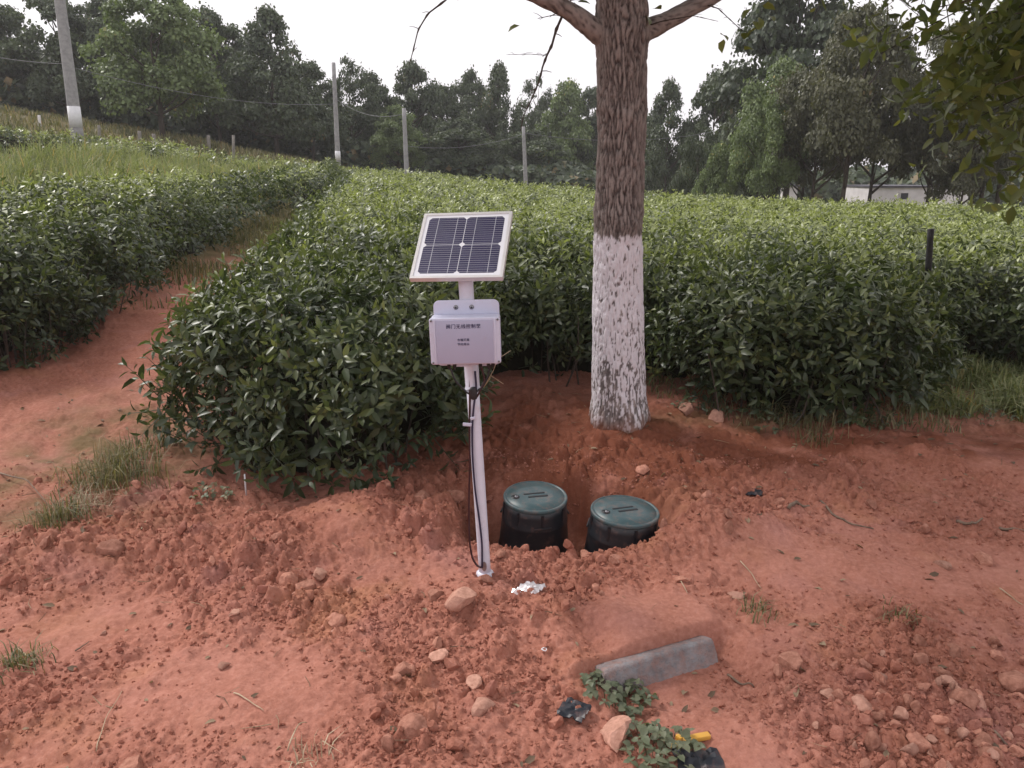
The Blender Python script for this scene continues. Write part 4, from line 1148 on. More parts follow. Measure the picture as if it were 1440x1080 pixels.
def solar_post():
    base = gp(682, 808); base[2] = float(Hfull(np.array([base[0]]), np.array([base[1]]))[0])
    root = empty('solar_post', base, 'white solar-powered control post leaning slightly left with panel and grey box', 'solar post')
    top = dp(655, 398, 2.835)
    B = lambda u, v, y=2.80: dp(u, v, y) - base
    H = top - base
    ax = H / np.linalg.norm(H)
    lean = math.atan2(-H[0], H[2])
    zb = (B(664, 546, 2.84))[2] / H[2]
    Rz = rotm('y', -lean)
    # lower flat conduit and upper square sleeve with torn lower end
    t = np.linspace(-.04, zb + .03, 8)[:, None]
    mb = MB(); mb.tube(H * t, .0245, 20, (.3, 0, 0)); mb.build('pole', M['white_pvc'], root, True)
    sl = MB(); n = 20; aa = np.linspace(0, 2 * math.pi, n, endpoint=False)
    rng = np.random.default_rng(3)
    low = zb * H[2] + rng.uniform(-.008, .010, n); rings = []
    for k, f in enumerate((0, .02, .3, .65, 1.0)):
        ring = []
        for j, a in enumerate(aa):
            z = low[j] + (H[2] + .05 - low[j]) * f; r = .0275 + (.006 * (rng.random() + .3) if k == 0 else 0)
            ring.append((H[0] * z / H[2] + r * math.cos(a), H[1] * z / H[2] + r * math.sin(a), z))
        rings.append(ring)
    V = np.array(rings).reshape(-1, 3); F = []
    for i in range(4):
        for j in range(n):
            k = (j + 1) % n; F += [(i*n+j, i*n+k, (i+1)*n+k), (i*n+j, (i+1)*n+k, (i+1)*n+j)]
    sl.add(V, F); sl.build('upper_sleeve', M['white_pvc'], root, True)
    mb = MB(); mb.lathe([(0, .012), (.028, .012), (.036, .004), (.038, -.02), (.0, -.03)], 20); mb.build('foot', M['white_pvc'], root, True)
    # cable outlet near the foot
    mb = MB(); q = B(678, 798, 2.80); a = np.linspace(0, 2 * math.pi, 16, endpoint=False)
    mb.add(np.vstack([[(.010 * math.cos(x), -.002 * 0, .022 * math.sin(x)) for x in a], [(0, 0, 0)]]) + H * (.028) + [.0, -.0262, .012], [(j, (j + 1) % 16, 16) for j in range(16)])
    mb.build('cable_outlet', M['steel'], root)
    # cables
    def cable(name, pix, r, mat, y):
        P = np.array([B(u, v, yy) for (u, v), yy in zip(pix, y)]); tt = np.linspace(0, 1, len(P)); ti = np.linspace(0, 1, 60)
        Pi = np.stack([np.interp(ti, tt, P[:, k]) for k in range(3)], 1)
        for _ in range(6): Pi[1:-1] = (Pi[:-2] + 2 * Pi[1:-1] + Pi[2:]) / 4
        mb = MB(); mb.tube(Pi, r, 8); return mb.build(name, mat, root, True)
    yf = base[1] - .034
    cable('cable', [(668, 522), (670, 545), (666, 572), (664, 598), (664, 640), (668, 690), (674, 730), (678, 765), (678, 798)], .0042, M['blue_cable'], [yf + .0] * 9)
    cable('cable', [(660, 520), (661, 552), (660, 598), (661, 650), (659, 710), (660, 762), (664, 785), (671, 796), (677, 798)], .0042, M['brown_cable'], [yf + .01] * 8 + [yf])
    cable('cable', [(690, 512), (686, 530), (678, 545), (668, 552), (666, 562)], .0042, M['black_rubber'], [yf] * 5)
    cable('cable', [(632, 514), (640, 535), (656, 552), (665, 556)], .0038, M['black_rubber'], [yf + .01] * 4)
    cable('cable', [(677, 515), (682, 535), (672, 556), (667, 562)], .004, M['brown_cable'], [yf] * 4)
    bevel_box('cable_knot', (.026, .02, .05), M['black_rubber'], root, B(666, 553, yf), (0, -lean, 0), .008, 3)
    bevel_box('cable_tie', (.034, .004, .013), M['box_body'], root, B(657, 597, yf - .005), (0, .08, 0), .001, 2)
    bevel_box('cable_tie', (.02, .006, .011), M['box_body'], root, B(665, 588, yf - .004), (0, -.3, 0), .001, 2)
    for u, v, l in ((700, 505, 1), (690, 528, -1)):
        P = [B(680, 545, yf), B(u, v, yf - .01), B(u + 18, v - 12 * l, yf)]
        mb = MB(); mb.tube(np.array([P[0], (P[0] + P[1]) / 2 + [.01, 0, .01], P[1], P[2]]), .0012, 5); mb.build('loose_wire', M['straw'], root, True)
    # control box
    yb = 2.752
    c = B(655.5, 476, yb)
    rb = (0, -lean * .55, math.radians(-1))
    box = link('control_box', None, root, c, rb)
    bpy.data.objects.remove(box)
    box = bevel_box('control_box', (.252, .078, .168), M['box_body'], root, c, rb, .006, 3, (1, .010))
    bevel_box('mounting_plate', (.242, .008, .246), M['box_body'], box, (.002, .044, .012), (0, 0, 0), .0022, 2, (1, .022))
    bevel_box('lid', (.254, .014, .170), M['box_body'], box, (0, -.041, 0), (0, 0, 0), .004, 3, (1, .008))
    bevel_box('lid_panel', (.204, .004, .158), M['box_face'], box, (-.001, -.0485, -.002), (0, 0, 0), .0012, 2)
    for s in (-1, 1):
        bevel_box('lid_rib', (.006, .005, .160), M['box_body'], box, (s * .1085, -.0485, 0), (0, 0, 0), .0015, 2)
        for q in (-1, 1):
            mb = MB(); mb.lathe([(0, .003), (.0035, .003), (.0042, 0)], 10); o = mb.build('screw', M['steel'], box, True, loc=(s * .119, -.0485, q * .077), rot=(math.pi / 2, 0, 0))
    for x in (-.036, .022):
        mb = MB(); mb.lathe([(0, .005), (.005, .005), (.0062, .003), (.0062, .001), (.009, .001), (.009, 0)], 12); mb.build('bolt', M['steel'], box, True, loc=(x, .0395, .109), rot=(math.pi / 2, 0, 0))
    for x, m_ in ((-.068, 'black_rubber'), (-.047, 'black_rubber'), (.048, 'black_rubber'), (.078, 'black_rubber'), (.095, 'black_rubber')):
        mb = MB(); mb.lathe([(0, .0), (.0085, 0), (.0085, -.008), (.0065, -.009), (.0065, -.022), (.003, -.026), (.003, -.032)], 10); mb.build('cable_gland', M[m_], box, True, loc=(x, .0, -.084))
    mb = MB(); mb.box((-.02, .020, -.096), (.05, .03, .022)); mb.build('bracket', M['box_body'], box)
    mb = MB(); mb.box((.062, .022, -.096), (.03, .03, .022)); mb.build('bracket', M['box_body'], box)
    def text(s, size, x, z):
        cu = bpy.data.curves.new('lettering', 'FONT'); cu.body = s; cu.size = size; cu.align_x = 'CENTER'; cu.extrude = .0002; cu.offset = size * .012
        cu.space_character = 1.12
        cu.materials.append(M['ink'])
        o = link('flat_text', cu)
        me = bpy.data.meshes.new_from_object(o.evaluated_get(bpy.context.evaluated_depsgraph_get()))
        bpy.data.objects.remove(o)
        return link('lettering', me, box, (x, -.0512, z), (math.pi / 2, 0, 0))
    text('阀门无线控制器', .0170, -.004, .049)
    text('合理灌溉', .0105, -.006, .002)
    text('节约用水', .0105, -.006, -.014)
    # panel
    pc = np.array([-.186, 2.888, 1.338]) - base
    pr = (math.radians(41.5), math.radians(-2.1), math.radians(-10.2))
    W, Hh = .345, .328
    pan = MB()
    th = .020; fw = .011
    pan.box((0, Hh / 2 - fw / 2, -th / 2), (W, fw, th)); pan.box((0, -Hh / 2 + fw / 2, -th / 2), (W, fw, th))
    pan.box((-W / 2 + fw / 2, 0, -th / 2), (fw, Hh - 2 * fw, th)); pan.box((W / 2 - fw / 2, 0, -th / 2), (fw, Hh - 2 * fw, th))
    panel = pan.build('solar_panel', M['alu'], root, loc=pc, rot=pr)
    mb = MB(); mb.box((0, 0, -.006), (W - 2 * fw, Hh - 2 * fw, .006)); mb.build('backsheet', M['backsheet'], panel)
    cw, ch, gap, cx0, cy0 = .1455, .1385, .0028, 0, 0
    for sx in (-1, 1):
        for sy in (-1, 1):
            x0, y0 = sx * (cw / 2 + gap / 2), sy * (ch / 2 + gap / 2) - .0
            k = .0105
            hx, hy = cw / 2, ch / 2
            pts = [(-hx + k, -hy), (hx - k, -hy), (hx, -hy + k), (hx, hy - k), (hx - k, hy), (-hx + k, hy), (-hx, hy - k), (-hx, -hy + k)]
            V = [(a, b, .0006) for a, b in pts] + [(a, b, 0) for a, b in pts]
            F = [(0, i, i + 1) for i in range(1, 7)] + [(i, 8 + i, 8 + (i + 1) % 8) for i in range(8)] + [(i, 8 + (i + 1) % 8, (i + 1) % 8) for i in range(8)]
            mb = MB(); mb.add(V, F); mb.build('solar_cell', M['cell'], panel, loc=(x0, y0, -.0030))
            for f in (-.24, .27):
                mb = MB(); mb.box((x0 + f * cw, y0, -.00215), (.0019, ch - .001, .0005)); mb.build('busbar', M['busbar'], panel)
            mb = MB()
            for q in range(13):
                mb.box((x0, y0 - hy + ch * (q + .6) / 13.1, -.00225), (cw - (.012 if q in (0, 12) else .002), .0008, .0003))
            mb.build('grid_lines', M['busbar'], panel)['kind'] = 'stuff'
    mb = MB(); mb.box((0, 0, -.030), (.09, .09, .012)); mb.build('panel_bracket', M['white_pvc'], panel)
solar_post()

# ------------------------------------------------------------------ valve boxes
M['lid_green'] = simple('dusty_green_plastic', (.06, .105, .112), (.04, .078, .088), 12, .42, dust=0.55)
M['box_black'] = simple('black_plastic', (.014, .017, .022), (.009, .011, .015), 10, .42, dust=0.35)
def valve_box(u, v, z, tilt, D, spin, label):
    p = gp(u, v, z)
    hgt = .285
    root = empty('valve_box', (p[0], p[1], p[2]), label, 'valve box', 'round valve boxes in the pit', (math.radians(tilt[0]), math.radians(tilt[1]), 0))
    r = D / 2
    mb = MB()
    mb.lathe([(r * .95, -.014), (r * .985, -.016), (r * 1.0, -.055), (r * 1.035, -.10), (r * 1.045, -.104), (r * 1.05, -.118), (r * 1.04, -.122), (r * 1.08, -.19), (r * 1.11, -.25), (r * 1.16, -hgt), (r * 1.0, -hgt)], 48)
    mb.build('body', M['box_black'], root, True)
    for a in np.linspace(0, 2 * math.pi, 8, endpoint=False) + .2:
        rr = r * 1.015
        R = rotm('z', a)
        mb = MB(); mb.box((0, 0, 0), (.006, .012, .07), None); mb.V[0] = (mb.V[0] + [rr, 0, -.058]) @ R.T; mb.build('rib', M['box_black'], root)
    for a in (-1.35, .25, 2.9):
        bb = bevel_box('moulded_tab', (.008, .085, .011), M['box_black'], root, (r * 1.045 * math.cos(a), r * 1.045 * math.sin(a), -.092), (0, 0, a), .003, 2)
    mb = MB(); mb.lathe([(r * .955, -.020), (r * 1.0, -.018), (r * 1.012, -.012), (r * 1.012, -.004), (r * 1.0, .0), (r * .95, .001), (r * .945, -.0015), (r * .90, -.0015), (r * .895, .0005), (r * .5, .0012), (.0, .0015)], 56)
    lid = mb.build('lid', M['lid_green'], root, True)
    R = rotm('z', spin)
    for (x, y, w, h) in ((-.002, .020, .105, .011), (.010, -.010, .098, .014)):
        q = R @ np.array([x, y, .0022])
        bevel_box('handle_slot', (w, h, .003), M['box_black'], lid, q, (0, 0, spin), .0014, 2)
    q = R @ np.array([-.098, .002, .002])
    mb = MB(); mb.lathe([(0, .002), (.018, .002), (.021, 0)], 20); mb.build('bolt_recess', M['box_black'], lid, True, loc=q)
    mb = MB(); mb.lathe([(0, .0075), (.007, .0075), (.009, .006), (.009, .003)], 8); mb.build('bolt', M['steel'], lid, True, loc=q + [0.004, -.004, 0])
valve_box(753, 697, .095, (5, 1.5), .305, .22, 'black round valve box with blue-green lid nearer to the white post')
valve_box(879, 717, .085, (2, 2.5), .315, .34, 'black round valve box with blue-green lid partly buried under the right mound')

# ------------------------------------------------------------------ stones and clods
def rock_mesh(name, seed, sub, mat, cuts=9, sq=(1, .85, .65)):
    rng = np.random.default_rng(seed)
    bm = bmesh.new(); bmesh.ops.create_icosphere(bm, subdivisions=sub, radius=1)
    V = np.array([v.co for v in bm.verts])
    D = rng.normal(0, 1, (cuts, 3)); D /= np.linalg.norm(D, axis=1)[:, None]
    for dv in D:
        lim = rng.uniform(.5, .85); s = V @ dv; V = V - np.maximum(s - lim, 0)[:, None] * dv
    V = V * (1 + .09 * perlin3(V[:, 0] * 2.2 + seed, V[:, 1] * 2.2, V[:, 2] * 2.2, seed))[:, None]
    V = V * (1 + .05 * perlin3(V[:, 0] * 6 + seed, V[:, 1] * 6, V[:, 2] * 6, seed + 1))[:, None] * np.array(sq)
    F = np.array([[v.index for v in f.verts] for f in bm.faces]); bm.free()
    me = tri_mesh(name, V, F, True, None, [mat])
    me.set_sharp_from_angle(angle=math.radians(28))
    return me
ROCKS = [rock_mesh('stone', 700 + i, 3, M['stone'], 10) for i in range(7)]
REDR = [rock_mesh('red_stone', 720 + i, 3, M['clod'], 10) for i in range(5)]
CLODS = [rock_mesh('soil_clod', 740 + i, 2, M['soil'] if i % 3 else M['clod'], 8) for i in range(9)]
def hz(x, y): return float(Hfull(np.array([x]), np.array([y]))[0])
STONES = [  # u, v, width px, red?, label
    (158, 790, 34, 1, 'dark red lump of soil below the grass tuft left of the hedge'),
    (427, 828, 36, 1, 'large ochre clod at the left end of the clod line in front of the hedge'),
    (404, 820, 30, 1, 'ochre clod leaning against a larger one at the end of the clod line'),
    (450, 812, 26, 0, 'pale clod standing right of the two ochre clods'), (473, 875, 30, 1, 'rounded reddish clod below the end of the clod line'),
    (647, 872, 42, 0, 'flat-topped tan stone in front of the post between smaller clods'), (612, 853, 26, 1, 'small red clod left of the flat-topped tan stone'),
    (571, 948, 34, 1, 'round brownish clod with a smaller one touching its left side'), (556, 962, 20, 1, 'smaller clod touching the left side of the round brownish clod'),
    (618, 927, 28, 0, 'pale pointed stone between the round brownish clod and the tan stone'), (668, 962, 34, 0, 'pale grey boxy stone in front of the post'),
    (680, 1004, 36, 0, 'light orange stone below the pale grey boxy stone'), (578, 1040, 52, 1, 'wide flat red clod at the bottom border'),
    (866, 1033, 58, 0, 'broken orange brick-like lump between the two weeds'), (1112, 942, 38, 1, 'big smooth reddish stone right of the concrete slab'),
    (1034, 842, 24, 0, 'grey-brown stone above the right end of the concrete slab'), (1210, 1002, 30, 0, 'light pinkish stone at the left of the rubble patch'),
    (965, 592, 30, 0, 'pale orange stone right of the whitewashed trunk foot'), (1006, 598, 26, 0, 'second pale orange stone right of the trunk foot, nearer the bushes'),
    (1325, 797, 22, 0, 'single pale rounded stone on smooth soil at the right'), (1292, 1045, 34, 1, 'rounded purplish stone low in the rubble patch'),
    (1385, 1050, 36, 1, 'grey-red stone at the lower right of the rubble patch'), (1358, 1000, 42, 1, 'largest brown stone in the rubble patch'), (1432, 960, 44, 1, 'big reddish lump cut by the right border'),
    (1330, 975, 22, 0, 'small pale stone resting above the largest brown rubble stone'), (1165, 985, 24, 0, 'tan stone left of the rubble patch edge'),
    (1385, 790, 28, 1, 'brown crooked lump on the soil near the right border'), (330, 872, 16, 0, 'small pale round stone left of the clod line'),
    (316, 938, 16, 0, 'lone grey pebble on the smooth soil at the left'), (186, 1078, 40, 1, 'rounded clod cut by the bottom border at the left'),
    (812, 752, 26, 1, 'red clod lying in the soil between the two valve boxes'), (824, 776, 22, 1, 'red clod at the front rim between the two valve boxes'),
    (704, 786, 20, 1, 'small red clod on the pit rim below the left valve box'), (936, 738, 26, 1, 'red clod on the mound at the right side of the right valve box'),
    (866, 792, 20, 1, 'small red clod on the pit rim below the right valve box'), (640, 705, 34, 1, 'broken red clod on the edge of the dug soil left of the post'),
    (592, 732, 30, 1, 'red clod lying on the dug soil block left of the post'), (905, 668, 24, 1, 'red clod on the dark soil behind the right valve box'),
    (144, 881, 10, 0, 'tiny white chip on the soil at the left'), (470, 893, 12, 0, 'tiny whitish chip below the clod line'),
]
for i, (u, v, w, red, lab) in enumerate(STONES):
    p = gp(u, v); dep = p[1] * cp + 1.6 * sp; r = w / FPX * dep / 2
    rng = random.Random(1000 + i)
    me = (REDR if red else ROCKS)[i % (5 if red else 7)]
    o = link('stone', me, None, (p[0], p[1], hz(p[0], p[1]) + r * .22), (rng.uniform(-.4, .4), rng.uniform(-.4, .4), rng.uniform(0, 6.28)), (r * 1.15,) * 3)
    tag(o, lab, 'stone' if not red else 'clod', 'larger stones and clods')
def clods():
    rng = np.random.default_rng(88)
    cand = 6000
    u = rng.uniform(-20, 1460, cand); v = 680 + 400 * rng.random(cand)
    P = np.array([gp(a, b) for a, b in zip(u, v)]); m = rough_mask(P[:, 0], P[:, 1])
    bad = (np.hypot((P[:, 0] - .34) / .55, (P[:, 1] - 3.45) / .32) < 1) | (np.hypot((P[:, 0] + .11) / .1, (P[:, 1] - 2.83) / .1) < 1)
    ok = np.where((rng.random(cand) < np.clip(m - .3, 0, 1) ** 1.3) & ~bad)[0][:290]
    z = Hfull(P[ok, 0], P[ok, 1])
    for q, k in enumerate(ok):
        r = .011 + .027 * rng.random() ** 2.2
        o = link('soil_clod', CLODS[q % 9], None, (P[k, 0], P[k, 1], z[q] + r * .3), tuple(rng.uniform(-3, 3, 3)), (r * rng.uniform(.8, 1.3), r, r))
        tag(o, 'small red soil clod lying loose among others on the dug ground', 'clod', 'small loose soil clods')
    k = 0
    while k < 80:
        a, b = rng.normal(1300, 110), rng.normal(1010, 55)
        p = gp(a, b)
        if b > 1120 or b < 890: continue
        r = .013 + .022 * rng.random() ** 1.6
        o = link('rubble_stone', (REDR + ROCKS[:3])[k % 8], None, (p[0], p[1], hz(p[0], p[1]) + r * .3), tuple(rng.uniform(-3, 3, 3)), (r * rng.uniform(.85, 1.3), r, r * rng.uniform(.8, 1)))
        tag(o, 'brownish red stone lying in the rubble patch at the lower right', 'stone', 'stones of the rubble patch'); k += 1
    # crumbs
    n = 90000
    u = rng.uniform(-200, 1640, n); v = 640 + 470 * rng.random(n) ** .9
    P = np.array([gp(a, b) for a, b in zip(u, v)]); m = rough_mask(P[:, 0], P[:, 1])
    bad = np.hypot((P[:, 0] - .34) / .5, (P[:, 1] - 3.45) / .28) < 1
    ok = np.where((rng.random(n) < np.clip(m, 0, 1) ** 1.6) & ~bad)[0][:30000]
    P = P[ok]; P[:, 2] = Hfull(P[:, 0], P[:, 1])
    S = .0024 + .011 * rng.random(len(P)) ** 3.5
    tp = []
    for q in range(10):
        V = np.array([(1,0,0),(-1,0,0),(0,1,0),(0,-1,0),(0,0,1),(0,0,-1)], float) * rng.uniform(.7, 1.2, (6, 1)) + rng.normal(0, .18, (6, 3)); V *= [1, .85, .7]
        F = np.array([(0,2,4),(2,1,4),(1,3,4),(3,0,4),(2,0,5),(1,2,5),(3,1,5),(0,3,5)])
        tp.append((V, F, np.zeros((len(V), 3))))
    P[:, 2] += S * .3
    V, F, T = scatter(tp, P, np.tile([0, 0, 1.], (len(P), 1)), S, rng, .6)
    o = link('soil_crumbs', tri_mesh('soil_crumbs', V, F, False, None, [M['soil']]))
    tag(o, 'fine red crumbs of soil strewn over the bare ground', None, None, 'stuff')
clods()

def litter():
    rng = np.random.default_rng(99); n = 2600
    u = rng.uniform(-100, 1540, n); v = 560 + 520 * rng.random(n) ** 1.5
    P = np.array([gp(a, b) for a, b in zip(u, v)])
    w = .12 + .8 * G(P[:, 0], P[:, 1], 1.6, 4.4, 1.3, .5) + .7 * G(P[:, 0], P[:, 1], -1.4, 3.6, 1.2, .3) + .5 * G(P[:, 0], P[:, 1], -2.6, 4.2, .8, 1.) + .4 * G(P[:, 0], P[:, 1], .3, 4.8, .8, .6)
    k = (rng.random(n) < w) & (np.hypot((P[:, 0] - .34) / .5, (P[:, 1] - 3.45) / .28) > 1); P = P[k]
    P[:, 2] = Hfull(P[:, 0], P[:, 1]) + .004
    tp = []
    for q in range(5):
        V, F = leaf_geo(.05, .02, rng.uniform(-.3, .4), .5, 2); tp.append((V - [0, .025, 0], F, np.tile([rng.random(), rng.random(), 0], (len(V), 1))))
    for q in range(4):
        mb = MB(); mb.tube([(-.04, 0, 0), (0, .006, .003), (.045, -.003, .001)], [.0015, .0013, .0008], 4, (rng.random(), rng.random(), 0), False); tp.append((mb.V[0], mb.F[0], np.array(mb.T[0])))
    V, F, T = scatter(tp, P, np.tile([0, 0, 1.], (len(P), 1)), rng.uniform(.4, 1.1, len(P)), rng, .25)
    o = link('leaf_litter', tri_mesh('leaf_litter', V, F, True, T, [M['litter']]))
    tag(o, 'dry brown leaf litter and bits of stem scattered on the soil', None, None, 'stuff')
M['litter'] = leaf_mat('dry_leaf', (.07, .045, .032), (.19, .13, .085), (.36, .27, .18), .8, .1, .2)
litter()

# ------------------------------------------------------------------ concrete slab
M['slab'] = simple('weathered_concrete', (.30, .29, .30), (.13, .125, .135), 14, .92, 0, 1.0, 75, dust=0.85)
def slab():
    A, Bp = SLAB[0], SLAB[1]
    c = (A + Bp) / 2; L = float(np.linalg.norm((Bp - A)[:2])) + .01; az = math.atan2((Bp - A)[1], (Bp - A)[0])
    zt = hz(c[0] - .12 * math.sin(az) * -1, c[1] + .14 * math.cos(az))
    prof = []
    for (y, z) in ((-.05, -.11), (-.052, -.05), (-.05, 0), (-.049, .06), (-.047, .098), (-.043, .106), (-.034, .11), (0, .111), (.04, .109), (.05, .10), (.05, -.11)): prof.append((y, z))
    prof = np.array(prof); nx = 46; npf = len(prof)
    xs = np.concatenate([[-L / 2 - .0, -L / 2 + .004], np.linspace(-L / 2 + .012, L / 2 - .012, nx - 4), [L / 2 - .004, L / 2]])
    sc = np.ones(nx); sc[0] = sc[-1] = .93; sc[1] = sc[-2] = .985
    V = np.stack([np.repeat(xs, npf), (prof[None, :, 0] * sc[:, None]).ravel(), (prof[None, :, 1] * sc[:, None]).ravel()], 1)
    V[:, 1] += .004 * perlin3(V[:, 0] * 9, V[:, 1] * 9, V[:, 2] * 14, 76) + .002 * perlin3(V[:, 0] * 22, V[:, 1] * 22, V[:, 2] * 22, 77) + .002 * perlin3(V[:, 0] * 70, V[:, 1] * 70, V[:, 2] * 70, 78)
    V[:, 2] += .0012 * perlin3(V[:, 0] * 30, V[:, 1] * 30, V[:, 2] * 0, 79)
    V[:, 0] += .006 * perlin3(V[:, 0] * 0, V[:, 1] * 30, V[:, 2] * 30, 80)
    F = []
    for i in range(nx - 1):
        for j in range(npf):
            k = (j + 1) % npf; F += [(i*npf+j, (i+1)*npf+j, (i+1)*npf+k), (i*npf+j, (i+1)*npf+k, i*npf+k)]
    for e in (0, nx - 1):
        F += [(e*npf, e*npf+i, e*npf+i+1) for i in range(1, npf - 1)]
    me = tri_mesh('concrete_slab', V, np.array(F), True, None, [M['slab']])
    me.set_sharp_from_angle(angle=math.radians(50))
    n = np.array([-math.sin(az), math.cos(az)])
    Rm_ = rotm('z', az) @ rotm('x', math.radians(-20))
    pos = np.array([c[0], c[1], .022]) - Rm_ @ np.array([0, -.045, .108])
    o = link('concrete_slab', me, None, pos, (math.radians(-20), 0, az))
    tag(o, 'half-buried grey concrete slab edge sticking out of the red soil', 'concrete slab')
slab()

# ------------------------------------------------------------------ weeds, tufts, twigs, scraps
def tuft(u, v, rpx, n, hmin, hmax, mat, label, seed, lean=.6, cat='grass tuft', w=.0022):
    p = gp(u, v); z = hz(p[0], p[1]); dep = p[1] * cp + 1.6 * sp; r = rpx / FPX * dep
    rng = np.random.default_rng(seed)
    x, y = p[0] + rng.normal(0, r * .5, n), p[1] + rng.normal(0, r * .6, n)
    V, F, T = blades(rng, x, y, rng.uniform(hmin, hmax, n), lean, w)
    o = link('grass_tuft', tri_mesh('grass_tuft', V - [p[0], p[1], z], F, True, T, [mat]), None, (p[0], p[1], z))
    tag(o, label, cat, 'grass tufts on the bare soil')
tuft(85, 745, 34, 260, .05, .16, M['grass_dark'], 'green grass tuft on the soil at the left with pale dead stems', 801, .9)
tuft(165, 680, 55, 520, .06, .22, M['grass_dark'], 'wide dry grass clump between footpath and front hedge corner', 802, .8)
tuft(195, 640, 46, 300, .05, .17, M['grass_dark'], 'thin dry grass in the shade of the front hedge corner', 811, .9)
tuft(120, 715, 30, 130, .04, .12, M['straw'], 'pale dry stems between the two grass clumps at the left', 812, 1.0, w=.0016)
tuft(30, 935, 34, 150, .03, .09, M['grass_dark'], 'small dark grass tuft at the left border', 803, 1.0)
tuft(430, 1076, 30, 34, .03, .08, M['straw'], 'dry straw-coloured tuft at the bottom border', 804, .9)
tuft(1062, 862, 24, 60, .03, .09, M['grass_dark'], 'sparse grass wisp right of the concrete slab', 805, .8)
tuft(1270, 880, 26, 60, .02, .07, M['grass_dark'], 'low grass wisp beside the rubble patch', 806, .8)
tuft(1145, 625, 34, 130, .05, .16, M['grass_dark'], 'dull grass tuft at the foot of the right bushes', 807, .8)
tuft(110, 460, 40, 220, .06, .2, M['grass_dark'], 'dark grass at the foot of the left hedge by the footpath', 808, .8, w=.004)
tuft(290, 520 + 60, 20, 60, .03, .08, M['grass_dark'], 'small grass wisp on the footpath by the hedge corner', 809, .8)

def weed(u, v, rpx, n, label, seed):
    p = gp(u, v); z = hz(p[0], p[1]); dep = p[1] * cp + 1.6 * sp; r = rpx / FPX * dep
    rng = np.random.default_rng(seed)
    root = empty('weed_plant', (p[0], p[1], z), label, 'weed')
    lm = []
    for q in range(5):
        lv, lf = leaf_geo(.026, .019, rng.uniform(.1, .5), .3, 2); lm.append(tri_mesh('weed_leaf', lv, lf, True, np.tile([rng.uniform(0, .6), rng.uniform(.1, 1), 0], (len(lv), 1)), [M['weed']]))
    st = MB()
    for q in range(n):
        a = rng.uniform(0, 6.28); rr = r * rng.random() ** .6
        x, y = rr * math.cos(a), rr * math.sin(a); h = rng.uniform(.02, .07) * (1.1 - .5 * rr / r)
        zz = hz(p[0] + x, p[1] + y) - z
        st.tube([(x * .8, y * .8, zz - .01), (x * .9, y * .9, zz + h * .6), (x, y, zz + h)], [.0015, .0012, .001], 4, (.3, .4, 0), False)
        for k in range(3):
            link('leaf', lm[int(rng.integers(5))], root, (x, y, zz + h), (rng.normal(.1, .35), rng.normal(0, .3), a + k * 2.1 + rng.normal(0, .3)), (rng.uniform(.7, 1.3),) * 3)
    st.build('stems', M['weed'], root)['kind'] = 'stuff'
weed(868, 968, 52, 60, 'leafy green weed growing against the left end of the concrete slab', 821)
weed(928, 1050, 56, 55, 'leafy green weed at the bottom border left of the yellow scrap', 822)

for q_, (u_, v_, r_, n_, l_) in enumerate(((985, 588, 40, 26, 'dark low weed at the foot of the bushes just right of the pale stones'), (1075, 602, 46, 34, 'dark low weed under the middle of the right bushes'),
                                  (1215, 598, 50, 34, 'dark low weed under the right end of the right bushes'), (1385, 585, 46, 30, 'low weed on the grassy verge near the right border'),
                                  (300, 700, 34, 20, 'small weed on the soil under the left part of the front tea bushes'))):
    weed(u_, v_, r_, n_, l_, 840 + q_)

def stick(pix, r, label, seed, mat='twig', lift=.006, arch=0):
    P = np.array([gp(u, v) for u, v in pix]); t = np.linspace(0, 1, len(P)); ti = np.linspace(0, 1, 14)
    Pi = np.stack([np.interp(ti, t, P[:, k]) for k in range(3)], 1)
    Pi[:, 2] = Hfull(Pi[:, 0], Pi[:, 1]); 
    for _ in range(3): Pi[1:-1, 2] = np.maximum(Pi[1:-1, 2], (Pi[:-2, 2] + Pi[2:, 2]) / 2)
    Pi[:, 2] += lift + arch * np.sin(ti * math.pi)
    mb = MB(); mb.tube(Pi - Pi[0], r * (1.15 - .6 * ti), 6, (.4, 0, 0))
    tag(mb.build('twig', M[mat], None, True, loc=Pi[0]), label, 'twig', 'dry twigs and straws on the soil')
stick([(1155, 700), (1172, 722), (1195, 742), (1228, 748)], .0055, 'long curved dark twig on the soil below the right bushes', 1)
stick([(1108, 722), (1122, 714), (1138, 710)], .009, 'short thick brown stick left of the long curved twig', 2)
stick([(1040, 800), (1058, 812), (1070, 832)], .002, 'thin bent straw above the concrete slab', 3, 'straw')
stick([(1025, 930), (1045, 945), (1062, 952)], .004, 'short twig right of the concrete slab end', 4)
stick([(105, 910), (124, 894)], .0025, 'short straight twig on the smooth soil at the left', 5)
stick([(136, 1060), (150, 1010), (172, 975)], .0015, 'long thin straw across the lower left soil', 6, 'straw')
stick([(330, 985), (372, 1010)], .002, 'pale straw lying on the lower left soil', 7, 'straw')
stick([(405, 1060), (420, 1030), (432, 1018)], .0022, 'pale stems sprouting by the bottom straw tuft', 8, 'straw', arch=.02)
stick([(1392, 1035), (1425, 1052), (1445, 1064)], .004, 'root-like stick at the lower right rubble', 9)
stick([(1345, 735), (1365, 742), (1380, 737)], .007, 'dark twisted root on the soil at the right', 10)
stick([(1405, 742), (1440, 748)], .007, 'dark root piece cut by the right border', 11)
stick([(0, 672), (40, 690), (70, 712)], .004, 'dark dead stem lying on the footpath edge', 12, arch=.03)
stick([(25, 912), (44, 925)], .003, 'pale straw over the small dark tuft at the left border', 13, 'straw')
stick([(952, 820), (966, 842)], .0022, 'thin pale straw right of the pit mound', 14, 'straw')
stick([(880, 995), (886, 985), (892, 978)], .0018, 'short pale straw below the concrete slab', 15, 'straw', arch=.01)
